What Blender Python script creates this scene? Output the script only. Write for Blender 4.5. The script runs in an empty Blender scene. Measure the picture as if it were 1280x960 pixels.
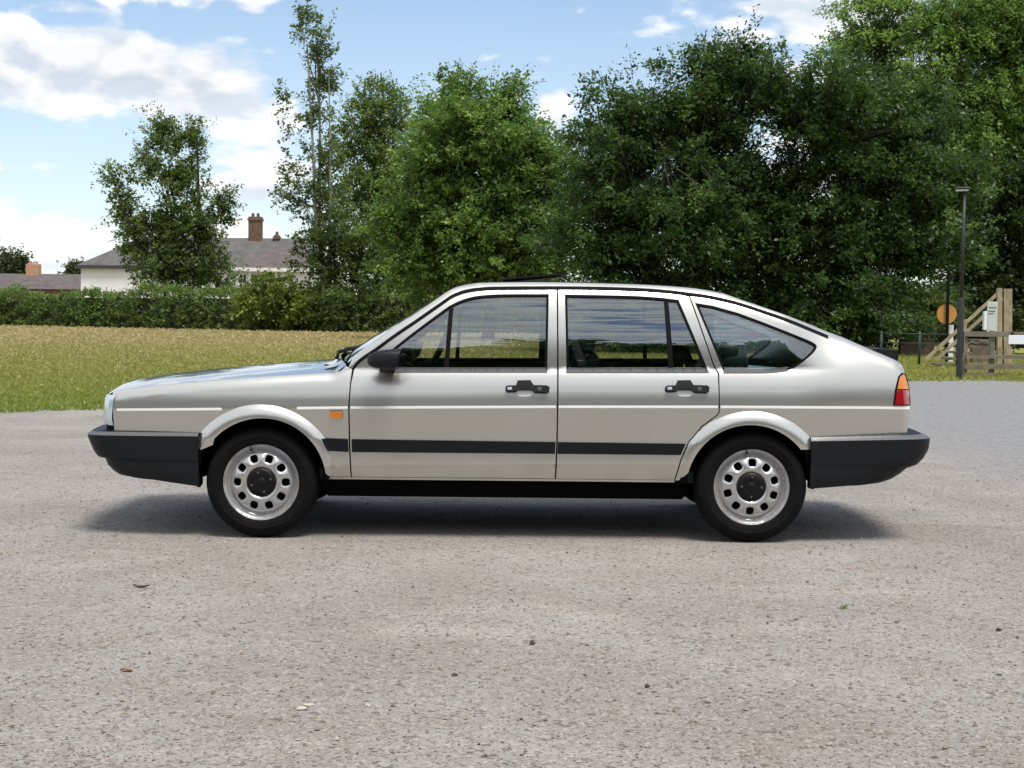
import bpy, math, random
import numpy as np
from mathutils import Vector, Matrix
from mathutils.geometry import delaunay_2d_cdt

rng = np.random.default_rng(7)
random.seed(7)
scene = bpy.context.scene
R = math.radians

# ------------------------------------------------------------------ camera
FPX, CX, CY = 1922.0, 640.0, 480.0          # focal length and centre in 1280x960 photo pixels
CAM = np.array([0.0, -8.0, 1.2075])
PITCH, ROLL = math.atan(92 / FPX), R(0.56)
_r0 = np.array([1.0, 0, 0]); _u0 = np.array([0, math.sin(PITCH), math.cos(PITCH)])
FWD = np.array([0, math.cos(PITCH), -math.sin(PITCH)])
RIGHT = _r0 * math.cos(ROLL) + _u0 * math.sin(ROLL)
UP = _u0 * math.cos(ROLL) - _r0 * math.sin(ROLL)
cd = bpy.data.cameras.new('camera'); cam = bpy.data.objects.new('camera', cd)
scene.collection.objects.link(cam)
cd.sensor_width = 36.0; cd.lens = FPX / 1280 * 36.0; cd.clip_end = 3000; cd.clip_start = 0.05
cam.matrix_world = Matrix(((RIGHT[0], UP[0], -FWD[0], CAM[0]), (RIGHT[1], UP[1], -FWD[1], CAM[1]),
                           (RIGHT[2], UP[2], -FWD[2], CAM[2]), (0, 0, 0, 1)))
scene.camera = cam

# ------------------------------------------------------------------ light
SUN_EL, SUN_AZ = R(66), R(150)               # azimuth measured from +y towards +x
SUN_STRENGTH, SKY_STRENGTH, CLOUD = 2.5, 0.10, 0.76
scene.view_settings.view_transform = 'Standard'
scene.view_settings.look = 'None'
scene.view_settings.gamma = 1.0
scene.view_settings.use_curve_mapping = False
scene.view_settings.exposure = 0.6
sd = bpy.data.lights.new('sun', 'SUN'); sun = bpy.data.objects.new('sun', sd)
scene.collection.objects.link(sun)
sd.energy = SUN_STRENGTH; sd.angle = R(20); sd.color = (1.0, 0.95, 0.87)
_sd = Vector((math.sin(SUN_AZ) * math.cos(SUN_EL), math.cos(SUN_AZ) * math.cos(SUN_EL), math.sin(SUN_EL)))
sun.rotation_euler = _sd.to_track_quat('Z', 'Y').to_euler()
sun.location = (0, 0, 30)


def nodes_of(nt):
    nt.nodes.clear()

    def N(t, **kw):
        n = nt.nodes.new(t)
        for k, v in kw.items():
            if k.startswith('i_'):
                n.inputs[k[2:].replace('_', ' ')].default_value = v
            else:
                setattr(n, k, v)
        return n

    def L(a, b):
        nt.links.new(a, b)

    def M(op, a, b=None, c=None, clamp=False):
        n = nt.nodes.new('ShaderNodeMath'); n.operation = op; n.use_clamp = clamp
        for i, v in enumerate((a, b, c)):
            if v is None:
                continue
            if isinstance(v, (int, float)):
                n.inputs[i].default_value = v
            else:
                nt.links.new(v, n.inputs[i])
        return n.outputs[0]

    def MIX(fac, a, b, mode='MIX'):
        n = nt.nodes.new('ShaderNodeMix'); n.data_type = 'RGBA'; n.blend_type = mode
        for s, v in ((n.inputs[0], fac), (n.inputs[6], a), (n.inputs[7], b)):
            if isinstance(v, (int, float)):
                s.default_value = v
            elif isinstance(v, tuple):
                s.default_value = (*v, 1.0) if len(v) == 3 else v
            else:
                nt.links.new(v, s)
        return n.outputs[2]

    def MR(v, a, b, c=0.0, d=1.0, smooth=False):
        n = nt.nodes.new('ShaderNodeMapRange'); n.clamp = True
        if smooth:
            n.interpolation_type = 'SMOOTHSTEP'
        nt.links.new(v, n.inputs[0])
        for i, q in enumerate((a, b, c, d)):
            n.inputs[i + 1].default_value = q
        return n.outputs[0]
    return N, L, M, MIX, MR


def px_dir(px, py):
    d = FPX * FWD + (px - CX) * RIGHT - (py - CY) * UP
    return d / np.linalg.norm(d)


def build_world():
    w = bpy.data.worlds.new('World'); scene.world = w; w.use_nodes = True
    N, L, M, MIX, MR = nodes_of(w.node_tree)
    out = N('ShaderNodeOutputWorld')
    sky = N('ShaderNodeTexSky'); sky.sky_type = 'NISHITA'; sky.sun_disc = False
    sky.sun_elevation = SUN_EL; sky.sun_rotation = SUN_AZ
    sky.air_density = 1.0; sky.dust_density = 0.4; sky.ozone_density = 1.6; sky.altitude = 60
    bg1 = N('ShaderNodeBackground'); bg1.inputs[1].default_value = SKY_STRENGTH
    tc = N('ShaderNodeTexCoord')
    sx = N('ShaderNodeSeparateXYZ'); L(tc.outputs['Generated'], sx.inputs[0])
    X, Y, Z = sx.outputs
    az = M('ARCTAN2', X, Y); el = M('ARCSINE', Z)
    # fair-weather cumulus: noise in a slightly flattened direction space
    def cloud(dz, det):
        comb = N('ShaderNodeCombineXYZ')
        L(X, comb.inputs[0]); L(Y, comb.inputs[1]); L(M('MULTIPLY', M('ADD', Z, dz), 2.1), comb.inputs[2])
        n = N('ShaderNodeTexNoise'); n.noise_dimensions = '3D'
        n.inputs['Scale'].default_value = 7.5; n.inputs['Detail'].default_value = det
        n.inputs['Roughness'].default_value = 0.55; n.inputs['Lacunarity'].default_value = 2.1
        n.inputs['Distortion'].default_value = 0.25
        L(comb.outputs[0], n.inputs['Vector'])
        f = n.outputs['Fac']
        # rounded, billowing heads
        m2 = N('ShaderNodeTexNoise'); m2.inputs['Scale'].default_value = 15.0; m2.inputs['Detail'].default_value = 2.5; m2.inputs['Roughness'].default_value = 0.55
        L(comb.outputs[0], m2.inputs['Vector'])
        f = M('ADD', f, M('MULTIPLY', M('SUBTRACT', M('ABSOLUTE', M('SUBTRACT', m2.outputs['Fac'], 0.5)), 0.09), 0.62))
        return f
    n0 = cloud(0.0, 6); n1 = cloud(0.012, 4)
    # the cumulus heaps seen over the houses, as soft lumps that the noise frays
    lumps = [(30, 75, 85, 42, .34), (110, 62, 80, 36, .34), (190, 98, 80, 44, .38), (262, 112, 66, 40, .38), (335, 150, 62, 32, .38),
             (60, 115, 80, 26, .24), (60, 208, 75, 24, .30), (120, 195, 40, 18, .26), (30, 285, 110, 34, .28), (330, 225, 75, 32, .30),
             (290, 280, 70, 40, .22), (700, 135, 36, 30, .26), (735, 12, 36, 10, .20), (1020, 20, 55, 24, .24),
             (960, 8, 40, 9, .18), (90, 8, 40, 9, .14), (480, 60, 110, 70, -.30), (580, 40, 140, 60, -.30), (220, 20, 110, 26, -.26),
             (830, 60, 60, 30, -.12), (60, 160, 80, 13, -.16), (860, 10, 60, 20, -.12)]
    tot = None
    for (px, py, wx, wy, a) in lumps:
        d = px_dir(px, py)
        a0 = math.atan2(d[0], d[1]); e0 = math.asin(d[2])
        u = M('MULTIPLY', M('SUBTRACT', az, a0), FPX / wx)
        v = M('MULTIPLY', M('SUBTRACT', el, e0), FPX / wy)
        q = M('ADD', M('MULTIPLY', u, u), M('MULTIPLY', v, v))
        g = M('MULTIPLY', M('EXPONENT', M('MULTIPLY', q, -1.0)), a)
        tot = g if tot is None else M('ADD', tot, g)
    # the glass and paint mirror a cloudier sky behind the photographer
    back = MR(Y, 0.75, -0.1, 0.0, 0.27, True)
    dens = M('ADD', M('ADD', M('MULTIPLY', M('SUBTRACT', n0, 0.5), 1.35), M('MULTIPLY', tot, 0.8)), M('ADD', back, 0.5))
    cov = MR(dens, 0.53, 0.67, 0, 1, True)
    # flat greyish bases, white heads
    lit = MR(M('SUBTRACT', n0, n1), -0.07, 0.045, 0.0, 1.0)
    ccol = MIX(lit, (0.68, 0.74, 0.83), (1.0, 1.0, 1.0))
    thick = MR(dens, 0.66, 0.95, 1.0, 0.86)
    ccol = MIX(1.0, ccol, thick, 'MULTIPLY')
    bg2 = N('ShaderNodeBackground'); bg2.inputs[1].default_value = CLOUD
    L(ccol, bg2.inputs[0])
    # low haze whitens the sky towards the horizon
    L(MIX(MR(el, 0.0, 0.22, 0.42, 0.05), sky.outputs[0], (5.9, 6.7, 8.0)), bg1.inputs[0])
    mx = N('ShaderNodeMixShader'); L(M('MULTIPLY', cov, 0.94), mx.inputs[0]); L(bg1.outputs[0], mx.inputs[1]); L(bg2.outputs[0], mx.inputs[2])
    L(mx.outputs[0], out.inputs[0])


build_world()

# ------------------------------------------------------------------ pixel <-> place helpers


def P(px, py, Y):
    """world (x, z) of the photo pixel at depth plane y = Y"""
    d = FPX * FWD + (px - CX) * RIGHT - (py - CY) * UP
    t = (Y - CAM[1]) / d[1]
    p = CAM + t * d
    return p[0], p[2]


def ground_at(px, py):
    d = FPX * FWD + (px - CX) * RIGHT - (py - CY) * UP
    t = -CAM[2] / d[2]
    p = CAM + t * d
    return p[0], p[1]


def cr(pts, n=6):
    """Catmull-Rom through 2D points"""
    pts = [np.array(p, float) for p in pts]
    out = []
    for i in range(len(pts) - 1):
        p0 = pts[i - 1] if i else 2 * pts[0] - pts[1]
        p1, p2 = pts[i], pts[i + 1]
        p3 = pts[i + 2] if i + 2 < len(pts) else 2 * pts[-1] - pts[-2]
        for k in range(n):
            t = k / n
            out.append(tuple(0.5 * ((2 * p1) + (-p0 + p2) * t + (2 * p0 - 5 * p1 + 4 * p2 - p3) * t * t + (-p0 + 3 * p1 - 3 * p2 + p3) * t ** 3)))
    out.append(tuple(pts[-1]))
    return out


# ------------------------------------------------------------------ materials
def new_mat(name):
    m = bpy.data.materials.new(name); m.use_nodes = True
    return m


MATS = {}


def simple(name, col, rough=0.5, metal=0.0, coat=0.0, spec=0.5, bump=0.0, bscale=200.0, var=0.0, vscale=20.0, emis=None):
    m = new_mat(name)
    N, L, M, MIX, MR = nodes_of(m.node_tree)
    out = N('ShaderNodeOutputMaterial'); b = N('ShaderNodeBsdfPrincipled')
    b.inputs['Base Color'].default_value = (*col, 1); b.inputs['Roughness'].default_value = rough
    b.inputs['Metallic'].default_value = metal; b.inputs['Coat Weight'].default_value = coat
    b.inputs['Coat Roughness'].default_value = 0.03; b.inputs['Specular IOR Level'].default_value = spec
    tc = N('ShaderNodeTexCoord')
    if var > 0:
        n = N('ShaderNodeTexNoise'); n.inputs['Scale'].default_value = vscale; n.inputs['Detail'].default_value = 5
        L(tc.outputs['Object'], n.inputs['Vector'])
        f = MR(n.outputs['Fac'], 0.3, 0.7, 1 - var, 1 + var)
        L(MIX(1.0, (*col, 1), f, 'MULTIPLY'), b.inputs['Base Color'])
    if bump > 0:
        n = N('ShaderNodeTexNoise'); n.inputs['Scale'].default_value = bscale; n.inputs['Detail'].default_value = 3
        L(tc.outputs['Object'], n.inputs['Vector'])
        bp = N('ShaderNodeBump'); bp.inputs['Strength'].default_value = bump; bp.inputs['Distance'].default_value = 0.01
        L(n.outputs['Fac'], bp.inputs['Height']); L(bp.outputs[0], b.inputs['Normal'])
    L(b.outputs[0], out.inputs[0])
    MATS[name] = m
    return m


def glass_mat(name, tint, ior=1.7, base=0.0):
    m = new_mat(name)
    N, L, M, MIX, MR = nodes_of(m.node_tree)
    out = N('ShaderNodeOutputMaterial')
    t = N('ShaderNodeBsdfTransparent'); t.inputs[0].default_value = (*tint, 1)
    g = N('ShaderNodeBsdfGlossy'); g.inputs['Roughness'].default_value = 0.004
    g.inputs[0].default_value = (0.93, 0.97, 1, 1)
    f = N('ShaderNodeFresnel'); f.inputs[0].default_value = ior
    mx = N('ShaderNodeMixShader')
    L(M('ADD', f.outputs[0], base, clamp=True), mx.inputs[0]); L(t.outputs[0], mx.inputs[1]); L(g.outputs[0], mx.inputs[2])
    L(mx.outputs[0], out.inputs[0])
    MATS[name] = m
    return m


def paint_mat():
    m = new_mat('champagne_metallic_paint')
    N, L, M, MIX, MR = nodes_of(m.node_tree)
    out = N('ShaderNodeOutputMaterial'); b = N('ShaderNodeBsdfPrincipled')
    tc = N('ShaderNodeTexCoord')
    n = N('ShaderNodeTexNoise'); n.inputs['Scale'].default_value = 900; n.inputs['Detail'].default_value = 1
    L(tc.outputs['Object'], n.inputs['Vector'])
    fl = MR(n.outputs['Fac'], 0.35, 0.65, 0.93, 1.05)
    geo = N('ShaderNodeNewGeometry'); sp = N('ShaderNodeSeparateXYZ'); L(geo.outputs['Position'], sp.inputs[0])
    dn = N('ShaderNodeTexNoise'); dn.inputs['Scale'].default_value = 6; dn.inputs['Detail'].default_value = 0; L(tc.outputs['Object'], dn.inputs['Vector'])
    film = M('MULTIPLY', MR(M('ADD', sp.outputs[2], M('MULTIPLY', dn.outputs['Fac'], -0.25)), 0.33, 0.08, 0, 0.35), MR(dn.outputs['Fac'], 0.3, 0.7, 0.5, 1.0))
    base = MIX(1.0, (0.65, 0.645, 0.61), fl, 'MULTIPLY')
    L(MIX(film, base, (0.27, 0.23, 0.19)), b.inputs['Base Color'])
    L(M('SUBTRACT', 0.88, M('MULTIPLY', film, 0.6)), b.inputs['Metallic'])
    L(M('ADD', 0.285, M('MULTIPLY', film, 0.35)), b.inputs['Roughness'])
    L(M('SUBTRACT', 1.0, M('MULTIPLY', film, 0.8)), b.inputs['Coat Weight'])
    b.inputs['Coat Roughness'].default_value = 0.02
    b.inputs['Coat IOR'].default_value = 1.5
    # faint orange peel so reflections are not ruler-straight
    n2 = N('ShaderNodeTexNoise'); n2.inputs['Scale'].default_value = 5.0; n2.inputs['Detail'].default_value = 2
    L(tc.outputs['Object'], n2.inputs['Vector'])
    bp = N('ShaderNodeBump'); bp.inputs['Strength'].default_value = 0.06; bp.inputs['Distance'].default_value = 0.02
    L(n2.outputs['Fac'], bp.inputs['Height']); L(bp.outputs[0], b.inputs['Coat Normal'])
    L(b.outputs[0], out.inputs[0])
    MATS['paint'] = m
    return m


PAINT = paint_mat()
BUMPER = simple('bumper_plastic', (0.006, 0.0075, 0.010), 0.5, spec=0.3, bump=0.15, bscale=350)
RUBBER = simple('rubber_trim', (0.006, 0.006, 0.007), 0.8, spec=0.15)
GREYRUBBER = simple('weathered_rubber', (0.075, 0.075, 0.085), 0.5)
STRIP = simple('rub_strip_plastic', (0.005, 0.0065, 0.009), 0.55, spec=0.25)
TYRE = simple('tyre_rubber', (0.0045, 0.0045, 0.005), 0.75, spec=0.15, bump=0.2, bscale=120, var=0.25, vscale=9)
RIM = simple('silver_wheel_paint', (0.56, 0.56, 0.57), 0.27, metal=0.75, coat=0.3)
CAP = simple('black_cap_plastic', (0.004, 0.004, 0.005), 0.5, spec=0.25)
UNDER = simple('underbody_black', (0.003, 0.003, 0.003), 0.95, spec=0.05)
WHITE = simple('white_pinstripe', (0.9, 0.9, 0.88), 0.3, coat=0.5)
BRIGHT = simple('bright_trim', (0.75, 0.75, 0.75), 0.2, metal=1.0)
HANDLE = simple('handle_plastic', (0.008, 0.008, 0.009), 0.4, spec=0.35)
AMBER = simple('amber_lens', (0.62, 0.19, 0.012), 0.12, coat=1.0)
REDLENS = simple('red_lens', (0.30, 0.009, 0.013), 0.1, coat=1.0)
LAMP = simple('headlamp_glass', (0.62, 0.72, 0.78), 0.08, metal=0.35, coat=1.0)
GLASS = glass_mat('tinted_window_glass', (0.93, 0.965, 0.95), 1.85, 0.15)
SEATM = simple('blue_grey_seat_cloth', (0.03, 0.048, 0.058), 0.85, bump=0.2, bscale=300, var=0.15)
DASH = simple('dark_dash_plastic', (0.02, 0.026, 0.03), 0.6)
BELT = simple('grey_seat_belt', (0.22, 0.22, 0.22), 0.7)
LINER = simple('headlining', (0.16, 0.17, 0.17), 0.9)
SHELF = simple('blue_grey_shelf', (0.17, 0.25, 0.33), 0.7)

# ------------------------------------------------------------------ object helpers
COL = scene.collection


def tag(o, label=None, cat=None, group=None, kind=None):
    if label: o['label'] = label
    if cat: o['category'] = cat
    if group: o['group'] = group
    if kind: o['kind'] = kind
    return o


def empty(name, loc=(0, 0, 0)):
    o = bpy.data.objects.new(name, None); COL.objects.link(o); o.location = loc
    o.empty_display_size = 0.2
    return o


def put(o, parent):
    """parent o keeping its world placement (parents are only ever translated)"""
    if parent is not None:
        o.parent = parent
        w = Vector((0, 0, 0)); q = parent
        while q is not None:
            w += q.location; q = q.parent
        o.matrix_parent_inverse = Matrix.Translation(-w) if parent.parent is None else Matrix.Identity(4)
        if parent.parent is not None:
            # parts carry identity world transforms unless they were placed on purpose
            pass
    return o


def mesh_obj(name, verts, faces, mat, parent=None, smooth=True, normals=None, autosmooth=None):
    me = bpy.data.meshes.new(name)
    me.from_pydata([tuple(map(float, v)) for v in verts], [], [tuple(int(i) for i in f) for f in faces])
    me.update()
    if mat: me.materials.append(mat)
    if smooth:
        me.polygons.foreach_set('use_smooth', [True] * len(me.polygons))
        if autosmooth is not None:
            me.set_sharp_from_angle(angle=R(autosmooth))
        if normals is not None:
            me.normals_split_custom_set_from_vertices([tuple(n) for n in normals])
    o = bpy.data.objects.new(name, me); COL.objects.link(o)
    if parent is not None: put(o, parent)
    return o


class MB:
    def __init__(s):
        s.v = []; s.f = []

    def add(s, v, f):
        n = len(s.v); s.v += [tuple(p) for p in v]; s.f += [tuple(i + n for i in q) for q in f]

    def box(s, x0, x1, y0, y1, z0, z1, bev=0.0):
        if bev <= 0:
            v = [(x, y, z) for x in (x0, x1) for y in (y0, y1) for z in (z0, z1)]
            s.add(v, [(0, 1, 3, 2), (4, 6, 7, 5), (0, 4, 5, 1), (2, 3, 7, 6), (0, 2, 6, 4), (1, 5, 7, 3)])
            return
        b = min(bev, (x1 - x0) / 2.01, (y1 - y0) / 2.01, (z1 - z0) / 2.01)
        # chamfered box
        v = []; idx = {}
        for ix, X in enumerate((x0, x1)):
            for iy, Y in enumerate((y0, y1)):
                for iz, Z in enumerate((z0, z1)):
                    sx, sy, sz = (1, -1)[ix], (1, -1)[iy], (1, -1)[iz]
                    for ax, p in enumerate(((X, Y + sy * b, Z + sz * b), (X + sx * b, Y, Z + sz * b), (X + sx * b, Y + sy * b, Z))):
                        idx[ix, iy, iz, ax] = len(v); v.append(p)
        f = []
        c = np.array([(x0 + x1) / 2, (y0 + y1) / 2, (z0 + z1) / 2])

        def face(q):
            p = [np.array(v[i]) for i in q]
            nrm = np.cross(p[1] - p[0], p[2] - p[0])
            f.append(tuple(q) if np.dot(nrm, sum(p) / len(p) - c) > 0 else tuple(reversed(q)))
        for i in (0, 1):
            face([idx[i, 0, 0, 0], idx[i, 1, 0, 0], idx[i, 1, 1, 0], idx[i, 0, 1, 0]])
            face([idx[0, i, 0, 1], idx[1, i, 0, 1], idx[1, i, 1, 1], idx[0, i, 1, 1]])
            face([idx[0, 0, i, 2], idx[1, 0, i, 2], idx[1, 1, i, 2], idx[0, 1, i, 2]])
            for j in (0, 1):
                face([idx[0, i, j, 1], idx[1, i, j, 1], idx[1, i, j, 2], idx[0, i, j, 2]])
                face([idx[i, 0, j, 0], idx[i, 1, j, 0], idx[i, 1, j, 2], idx[i, 0, j, 2]])
                face([idx[i, j, 0, 0], idx[i, j, 1, 0], idx[i, j, 1, 1], idx[i, j, 0, 1]])
                for k in (0, 1):
                    face([idx[i, j, k, 0], idx[i, j, k, 1], idx[i, j, k, 2]])
        s.add(v, f)

    def bar(s, a, b, w, h=None, up=(0, 0, 1)):
        """square bar from a to b"""
        h = h or w
        a, b, up = np.array(a, float), np.array(b, float), np.array(up, float)
        d = b - a; d /= np.linalg.norm(d)
        sd_ = np.cross(d, up)
        if np.linalg.norm(sd_) < 1e-4: sd_ = np.cross(d, (0, 1, 0))
        sd_ /= np.linalg.norm(sd_); u = np.cross(sd_, d)
        v = []
        for p in (a, b):
            for (i, j) in ((-1, -1), (1, -1), (1, 1), (-1, 1)):
                v.append(p + sd_ * i * w / 2 + u * j * h / 2)
        s.add(v, [(0, 3, 2, 1), (4, 5, 6, 7), (0, 1, 5, 4), (1, 2, 6, 5), (2, 3, 7, 6), (3, 0, 4, 7)])

    def tube(s, pts, rads, n=8, cap=True):
        pts = [np.array(p, float) for p in pts]
        if isinstance(rads, (int, float)): rads = [rads] * len(pts)
        v = []; f = []
        ref = np.array([0.31, 0.17, 0.93])
        for i, p in enumerate(pts):
            d = pts[min(i + 1, len(pts) - 1)] - pts[max(i - 1, 0)]
            d /= max(np.linalg.norm(d), 1e-9)
            if abs(np.dot(d, ref)) > 0.95: rr = np.array([1.0, 0, 0])
            else: rr = ref
            a = np.cross(d, rr); a /= np.linalg.norm(a); b = np.cross(d, a)
            for k in range(n):
                t = 2 * math.pi * k / n
                v.append(p + rads[i] * (math.cos(t) * a + math.sin(t) * b))
        for i in range(len(pts) - 1):
            for k in range(n):
                k2 = (k + 1) % n
                f.append((i * n + k, i * n + k2, (i + 1) * n + k2, (i + 1) * n + k))
        if cap:
            f.append(tuple(reversed(range(n)))); f.append(tuple(range((len(pts) - 1) * n, len(pts) * n)))
        s.add(v, f)

    def build(s, name, mat, parent=None, smooth=False, autosmooth=None):
        return mesh_obj(name, s.v, s.f, mat, parent, smooth or autosmooth is not None, autosmooth=autosmooth)


def lathe(profile, n=48, axis_y=True, closed=False):
    """profile: (radius, y) pairs turned about the y axis"""
    v = []; f = []
    m = len(profile)
    for k in range(n):
        t = 2 * math.pi * k / n
        for (r, y) in profile:
            v.append((r * math.cos(t), y, r * math.sin(t)))
    for k in range(n):
        k2 = (k + 1) % n
        for j in range(m - 1 + (1 if closed else 0)):
            j2 = (j + 1) % m
            f.append((k * m + j, k * m + j2, k2 * m + j2, k2 * m + j))
    return v, f


# ================================================================== THE GROUND
def ground_material():
    m = new_mat('gravel_and_worn_tarmac')
    N, L, M, MIX, MR = nodes_of(m.node_tree)
    out = N('ShaderNodeOutputMaterial'); b = N('ShaderNodeBsdfPrincipled')
    geo = N('ShaderNodeNewGeometry'); pos = geo.outputs['Position']

    def noise(scale, det=4, rough=0.55, vec=None, dist=0.0):
        n = N('ShaderNodeTexNoise'); n.inputs['Scale'].default_value = scale
        n.inputs['Detail'].default_value = det; n.inputs['Roughness'].default_value = rough
        n.inputs['Distortion'].default_value = dist
        L(vec if vec is not None else pos, n.inputs['Vector'])
        return n.outputs['Fac']
    mp = N('ShaderNodeMapping'); mp.inputs['Rotation'].default_value = (0, 0, R(-50)); mp.inputs['Scale'].default_value = (0.55, 1.25, 1)
    L(pos, mp.inputs['Vector'])
    fine = noise(170, 3, 0.7); mid = noise(42, 4, 0.65); big = noise(0.9, 4, 0.6); streak = noise(1.5, 5, 0.62, mp.outputs[0], 0.4)
    warm = noise(2.3, 4, 0.6)
    grit = N('ShaderNodeTexVoronoi'); grit.inputs['Scale'].default_value = 95; L(pos, grit.inputs['Vector'])
    gcol = N('ShaderNodeSeparateColor'); L(grit.outputs['Color'], gcol.inputs[0])
    grit2 = N('ShaderNodeTexVoronoi'); grit2.inputs['Scale'].default_value = 48; L(pos, grit2.inputs['Vector'])
    g2 = N('ShaderNodeSeparateColor'); L(grit2.outputs['Color'], g2.inputs[0])
    c = MIX(MR(big, 0.35, 0.65), (0.246, 0.229, 0.211), (0.302, 0.292, 0.277))
    c = MIX(MR(warm, 0.5, 0.75, 0, 0.5), c, (0.240, 0.203, 0.172))
    c = MIX(MR(streak, 0.56, 0.72, 0, 0.5), c, (0.40, 0.38, 0.35))
    c = MIX(1.0, c, MIX(noise(0.33, 3, 0.6), (0.92, 0.915, 0.91), (1.07, 1.07, 1.07)), 'MULTIPLY')
    # stones: dark, grey, pale, ruddy
    c = MIX(0.38, c, MIX(gcol.outputs[0], (0.55, 0.52, 0.50), (1.42, 1.42, 1.40)), 'MULTIPLY')
    c = MIX(MR(gcol.outputs[1], 0.93, 0.95, 0, 0.5), c, (0.085, 0.072, 0.064))
    c = MIX(MR(gcol.outputs[2], 0.93, 0.95, 0, 0.4), c, (0.50, 0.48, 0.45))
    c = MIX(MR(g2.outputs[0], 0.955, 0.965, 0, 0.7), c, (0.12, 0.10, 0.09))
    c = MIX(MR(g2.outputs[1], 0.955, 0.965, 0, 0.3), c, (0.27, 0.20, 0.15))
    c = MIX(1.0, c, MIX(fine, (0.74, 0.74, 0.74), (1.24, 1.24, 1.24)), 'MULTIPLY')
    c = MIX(0.8, c, MIX(mid, (0.76, 0.75, 0.74), (1.22, 1.22, 1.22)), 'MULTIPLY')
    # worn tarmac track leaving on the far right
    sx = N('ShaderNodeSeparateXYZ'); L(pos, sx.inputs[0])
    wob = M('ADD', M('MULTIPLY', M('SUBTRACT', noise(0.45, 4, 0.6), 0.5), 2.6), M('MULTIPLY', M('SUBTRACT', noise(3.0, 3), 0.5), 0.8))
    side = MR(M('ADD', sx.outputs[0], wob), 3.0, 4.5, 0, 1, True)
    far = MR(M('ADD', sx.outputs[1], wob), 1.6, 4.4, 0, 1, True)
    rgt = side
    tar = MIX(mid, (0.185, 0.184, 0.184), (0.275, 0.274, 0.274))
    tar = MIX(1.0, tar, MIX(noise(9, 5, 0.75), (0.45, 0.45, 0.45), (1.52, 1.52, 1.52)), 'MULTIPLY')
    tar = MIX(1.0, tar, MIX(gcol.outputs[0], (0.72, 0.72, 0.72), (1.28, 1.28, 1.28)), 'MULTIPLY')
    c = MIX(M('MULTIPLY', far, rgt), c, tar)
    L(c, b.inputs['Base Color']); b.inputs['Roughness'].default_value = 0.93
    b.inputs['Specular IOR Level'].default_value = 0.25
    h = M('ADD', M('MULTIPLY', fine, 0.5), M('ADD', M('MULTIPLY', mid, 0.6), M('MULTIPLY', M('SUBTRACT', 0.6, grit.outputs['Distance']), 0.5)))
    bp = N('ShaderNodeBump'); bp.inputs['Strength'].default_value = 0.55; bp.inputs['Distance'].default_value = 0.006
    L(h, bp.inputs['Height']); L(bp.outputs[0], b.inputs['Normal'])
    L(b.outputs[0], out.inputs[0])
    return m


def build_ground():
    s = 900
    o = mesh_obj('ground', [(-s, -s, 0), (s, -s, 0), (s, s, 0), (-s, s, 0)], [(0, 1, 2, 3)], ground_material(), smooth=False)
    tag(o, 'pale brown gravel yard with worn tarmac to one side', kind='structure')


build_ground()


def color_attr(me, cols):
    a = me.color_attributes.new('Col', 'FLOAT_COLOR', 'POINT')
    c = np.ones((len(me.vertices), 4), np.float32); c[:, :3] = cols
    a.data.foreach_set('color', c.ravel())


def fast_mesh(name, verts, faces, mat, cols=None, smooth=False):
    """verts (n,3) array, faces (m,k) array of equal-sized polygons"""
    me = bpy.data.meshes.new(name)
    n, (m, k) = len(verts), faces.shape
    me.vertices.add(n); me.vertices.foreach_set('co', np.asarray(verts, np.float32).ravel())
    me.loops.add(m * k); me.loops.foreach_set('vertex_index', np.asarray(faces, np.int32).ravel())
    me.polygons.add(m); me.polygons.foreach_set('loop_start', np.arange(0, m * k, k, dtype=np.int32))
    try:
        me.polygons.foreach_set('loop_total', np.full(m, k, np.int32))
    except Exception:
        pass
    me.polygons.foreach_set('use_smooth', np.full(m, smooth))
    me.update(calc_edges=True); me.validate()
    if cols is not None: color_attr(me, cols)
    me.materials.append(mat)
    o = bpy.data.objects.new(name, me); COL.objects.link(o)
    return o


def vcol_mat(name, rough=0.6, transl=0.0, spec=0.4, bump=False):
    m = new_mat(name)
    N, L, M, MIX, MR = nodes_of(m.node_tree)
    out = N('ShaderNodeOutputMaterial'); b = N('ShaderNodeBsdfPrincipled')
    at = N('ShaderNodeAttribute'); at.attribute_name = 'Col'
    L(at.outputs['Color'], b.inputs['Base Color']); b.inputs['Roughness'].default_value = rough
    b.inputs['Specular IOR Level'].default_value = spec
    if transl > 0:
        t = N('ShaderNodeBsdfTranslucent')
        L(MIX(1.0, at.outputs['Color'], (1.45, 1.5, 0.9), 'MULTIPLY'), t.inputs[0])
        mx = N('ShaderNodeMixShader'); mx.inputs[0].default_value = transl
        L(b.outputs[0], mx.inputs[1]); L(t.outputs[0], mx.inputs[2]); L(mx.outputs[0], out.inputs[0])
    else:
        L(b.outputs[0], out.inputs[0])
    return m


LEAF = vcol_mat('leaf', 0.45, 0.42, 0.5)
GRASSM = vcol_mat('grass_blade', 0.7, 0.45, 0.15)
STONEM = vcol_mat('loose_stone', 0.9, 0, 0.2)

# ---- the lawn (a sheet with an uneven edge) and its blades
LAWN_EDGE_PX = [(-420, 534), (-200, 526), (0, 516.5), (130, 511), (300, 505), (500, 497), (760, 487), (1000, 479), (1130, 475.5), (1300, 477), (1700, 482)]


def lawn_edge():
    pts = [ground_at(*p) for p in LAWN_EDGE_PX]
    return np.array(pts)


LE = lawn_edge()
def edge_y(x):
    return np.interp(x, LE[:, 0], LE[:, 1])


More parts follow.
